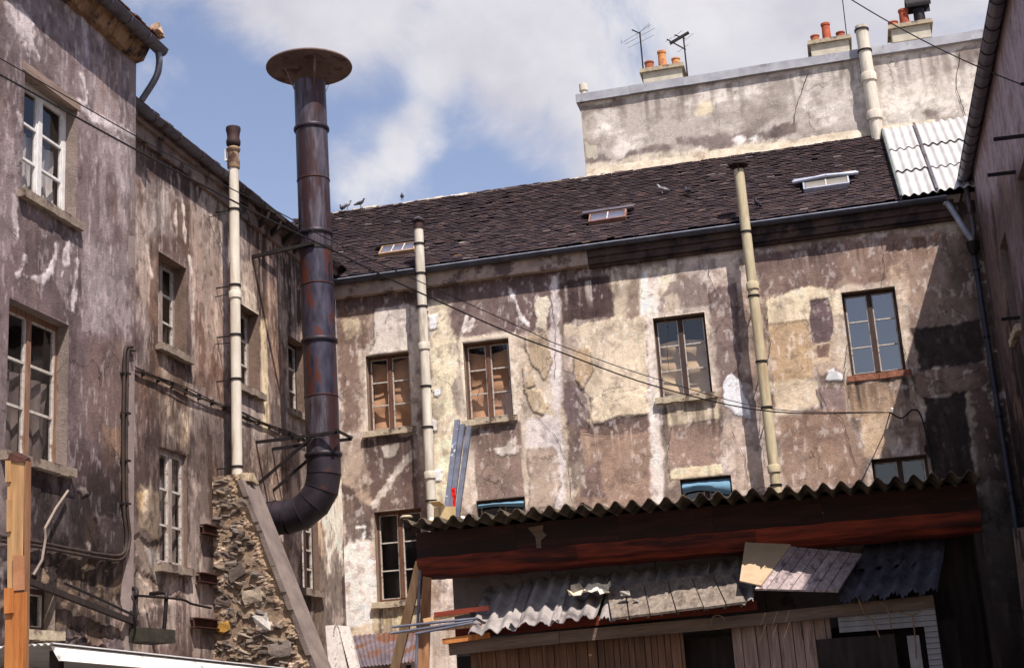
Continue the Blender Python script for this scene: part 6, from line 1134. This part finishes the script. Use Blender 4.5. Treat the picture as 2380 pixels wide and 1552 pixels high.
# ------------------------------------------------------------------ white shed roof and post on the left
ws = empty('white_shed', (-8.4, 15.2, 0), 'low white edged shed roof along the foot of the corner block', 'shed')
y0, y1 = 12.62, 19.4; zd = -.165; MB().hexa([(-7.49, y0, 2.50), (-7.45, y0, 2.50), (-7.45, y1, 2.50+zd), (-7.49, y1, 2.50+zd), (-7.58, y0, 2.645), (-7.54, y0, 2.645), (-7.54, y1, 2.645+zd), (-7.58, y1, 2.645+zd)]).build('fascia', WHITEM, ws); s_ = MB(); s_.corr((-7.52, y0-.05, 2.665), (-9.42, y0-.05, 2.70), (-7.52, y1, 2.665+zd), (-9.42, y1, 2.70+zd), 26, .012, th=.005, per=6, nv=2, nrm=(0, 0, 1)); s_.build('roofing_sheet', CORRWH, ws)
MB().hexa([(-7.62, y0+.15, 2.40), (-7.56, y0+.15, 2.40), (-7.56, y1, 2.40+zd), (-7.62, y1, 2.40+zd), (-7.62, y0+.15, 2.44), (-7.56, y0+.15, 2.44), (-7.56, y1, 2.44+zd), (-7.62, y1, 2.44+zd)]).build('pink_batten', mat('pink_batten', (150, 112, 100), (180, 140, 124), scale=4), ws); MB().box((-9.4, y0+.3, 0), (-9.35, y1, 2.45)).build('inner_wall', DKW, ws)
for y in (12.8, 16.2, 19.2): MB().box((-7.7, y, 0), (-7.6, y+.1, 2.62+zd*(y-y0)/(y1-y0))).build('post', DKW, ws)
po = empty('timber_post', (-5.68, 9, 0), 'tall orange boxed timber post of nailed planks in front of the block', 'post')
def PB(x0, x1, ytop, ybot, Y0, Y1, m_, name='plank', base=False):
    a = atY(x0, ytop, Y0); b = atY(x1, ytop, Y0); z0 = 0 if base else atY(x0, ybot, Y0)[2]; c_ = atY(x0, ybot, Y0); d = atY(x1, ybot, Y0); MB().hexa([(c_[0], Y0, z0), (d[0], Y0, z0), (d[0], Y1, z0), (c_[0], Y1, z0), (a[0], Y0, a[2]), (b[0], Y0, b[2]), (b[0], Y1, b[2]), (a[0], Y1, a[2])]).build(name, m_, po)
PALEO = mat('pale_orange_timber', (140, 106, 70), (180, 142, 98), scale=3, stretch=(5, 5, .5), bump=.2, c3=(160, 104, 58), t3=.62, scale3=1.6, rand=.1)
PB(17, 56, 1066, 1372, 9.0, 9.03, PALEO); PB(13, 56, 1374, 1700, 8.99, 9.03, ORNG, base=True); PB(56.5, 60, 1070, 1700, 9.0, 9.07, mat('side_plank', (116, 80, 56), (148, 108, 78), scale=3, stretch=(5, 5, .5), bump=.25), base=True)
PB(12, 24, 1070, 1120, 8.985, 8.998, PALEO); PB(15, 24, 1160, 1235, 8.982, 8.996, PALEO); PB(30, 55, 1290, 1372, 8.982, 8.997, mat('brown_offcut', (140, 92, 62), (170, 120, 86), scale=3, bump=.2)); PB(9, 30, 1366, 1425, 8.97, 8.985, ORNG)
a = atY(18, 1062, 9.0); b = atY(60, 1066, 9.0); mb = MB(); mb.hexa([(a[0], 8.99, a[2]-.02), (b[0], 8.99, b[2]-.03), (b[0], 9.08, b[2]-.03), (a[0], 9.08, a[2]-.02), (a[0]+.02, 9.0, a[2]+.03), (b[0], 9.0, b[2]+.0), (b[0]-.01, 9.07, b[2]+.02), (a[0]+.03, 9.07, a[2]+.05)]); mb.build('rusty_cap', RUST, po)

# ------------------------------------------------------------------ aerials
def aerial(label, mast, boom, els, Y, plate=None):
    o = empty('tv_aerial', atY(*mast[0], Y), label, 'aerial'); z15 = atY(*mast[0], Y); MB().tube([(z15[0], Y, 15.2), atY(*mast[0], Y), atY(*mast[1], Y)], .02, 6).build('mast', IRON, o)
    for a, b in boom: MB().tube([atY(*a, Y), atY(*b, Y+.25)], .016, 6).build('boom', IRON, o)
    for a, b in els: MB().tube([atY(*a, Y+.1), atY(*b, Y+.1)], .005, 4).build('element', GALV, o)
    if plate: MB().beam(atY(*plate[0], Y), atY(*plate[1], Y), .05, .06).build('reflector', IRON, o)
aerial('thin rod television aerial with pale crossbar above the buff pots', ((1494, 152), (1487, 76)), [((1469, 70), (1489, 79))], [((1446, 100), (1513, 58)), ((1452, 104), (1522, 66)), ((1460, 112), (1520, 82)), ((1444, 93), (1444, 103)), ((1508, 54), (1508, 66)), ((1478, 84), (1506, 58))], 30.95)
aerial('dark television aerial with a thick reflector bar above the stack', ((1597, 168), (1588, 84)), [((1568, 82), (1592, 90)), ((1550, 92), (1594, 116))], [((1546, 98), (1562, 88)), ((1556, 106), (1580, 90)), ((1575, 122), (1600, 104)), ((1564, 88), (1585, 72)), ((1590, 96), (1612, 78))], 30.96, ((1557, 102), (1601, 76)))
q = atY(1967, 76, 30.98); props(MB().tube([q-np.array([0, 0, .9]), q, atY(1957, -10, 30.98)], .012, 5).build('aerial_rod', IRON), 'thin bare aerial rod beside the middle chimney stack', 'aerial')

# ------------------------------------------------------------------ pigeons
def pigeon(lab, pos, heading, m_, stance=1.0, head=0.):
    o = MB(); hx = .8*np.array([math.cos(heading), math.sin(heading), 0]); zv = np.array([0, 0, .8]); lat = np.cross(zv, hx)/.8; pos = np.array(pos)
    sp = [(-.19, .065), (-.13, .085), (-.08, .11), (-.02, .125), (.04, .15), (.075, .19), (.088, .225), (.098, .245), (.118, .25), (.128, .246), (.143, .24)]; rr = [.013, .019, .036, .045, .04, .027, .02, .022, .019, .009, .003]
    pts = [pos+hx*(a*(1 if stance > .5 else .9))+zv*b+lat*(head*max(0, a-.07)) for a, b in sp]; o.tube(pts, rr, 10)
    for s_ in (-1, 1): o.tube([pos+lat*.022*s_+hx*.01+zv*.09, pos+lat*.024*s_+zv*.0], [.010, .005], 5); o.tube([pos+lat*.024*s_+zv*.004-hx*.015, pos+lat*.024*s_+zv*.004+hx*.03], .004, 4)
    for s_ in (-1, 1): o.hexa([pos+hx*a+zv*b+lat*s_*c_ for a, b, c_ in ((.04, .14, .046), (-.06, .085, .05), (-.2, .075, .018), (-.1, .125, .04), (.04, .145, .054), (-.06, .09, .058), (-.2, .078, .024), (-.1, .13, .048))])
    props(o.build('pigeon', m_), lab, 'pigeon', 'pigeons on the tiled roof')
for (x, y, hd, m_, lab) in [(797, 500, 2.4, PIGEON, 'grey pigeon on the ridge close beside the black flue'), (841, 492, .3, PIGEON, 'grey pigeon on the ridge, second along from the flue'), (941, 470, 1.9, PIGEON, 'lone dark pigeon on the ridge farthest from the flue'), (810, 497, .2, PIGEONW, 'pale pigeon on the ridge between two grey ones'), (1540, 452, 3.3, PIGEONW, 'white backed pigeon standing on the tiles'), (1600, 456, 2.2, PIGEON, 'slim grey pigeon on the tiles next to the white backed one'), (1762, 488, 4.2, PIGEON, 'grey pigeon on the tiles beside the yellowed pipe')]:
    xx, tt = roofpx(x, y); tt = min(tt, RLEN-.02); p = roofP(xx, tt, .06 if tt < RLEN-.1 else .10); pigeon(lab, p, hd, m_)
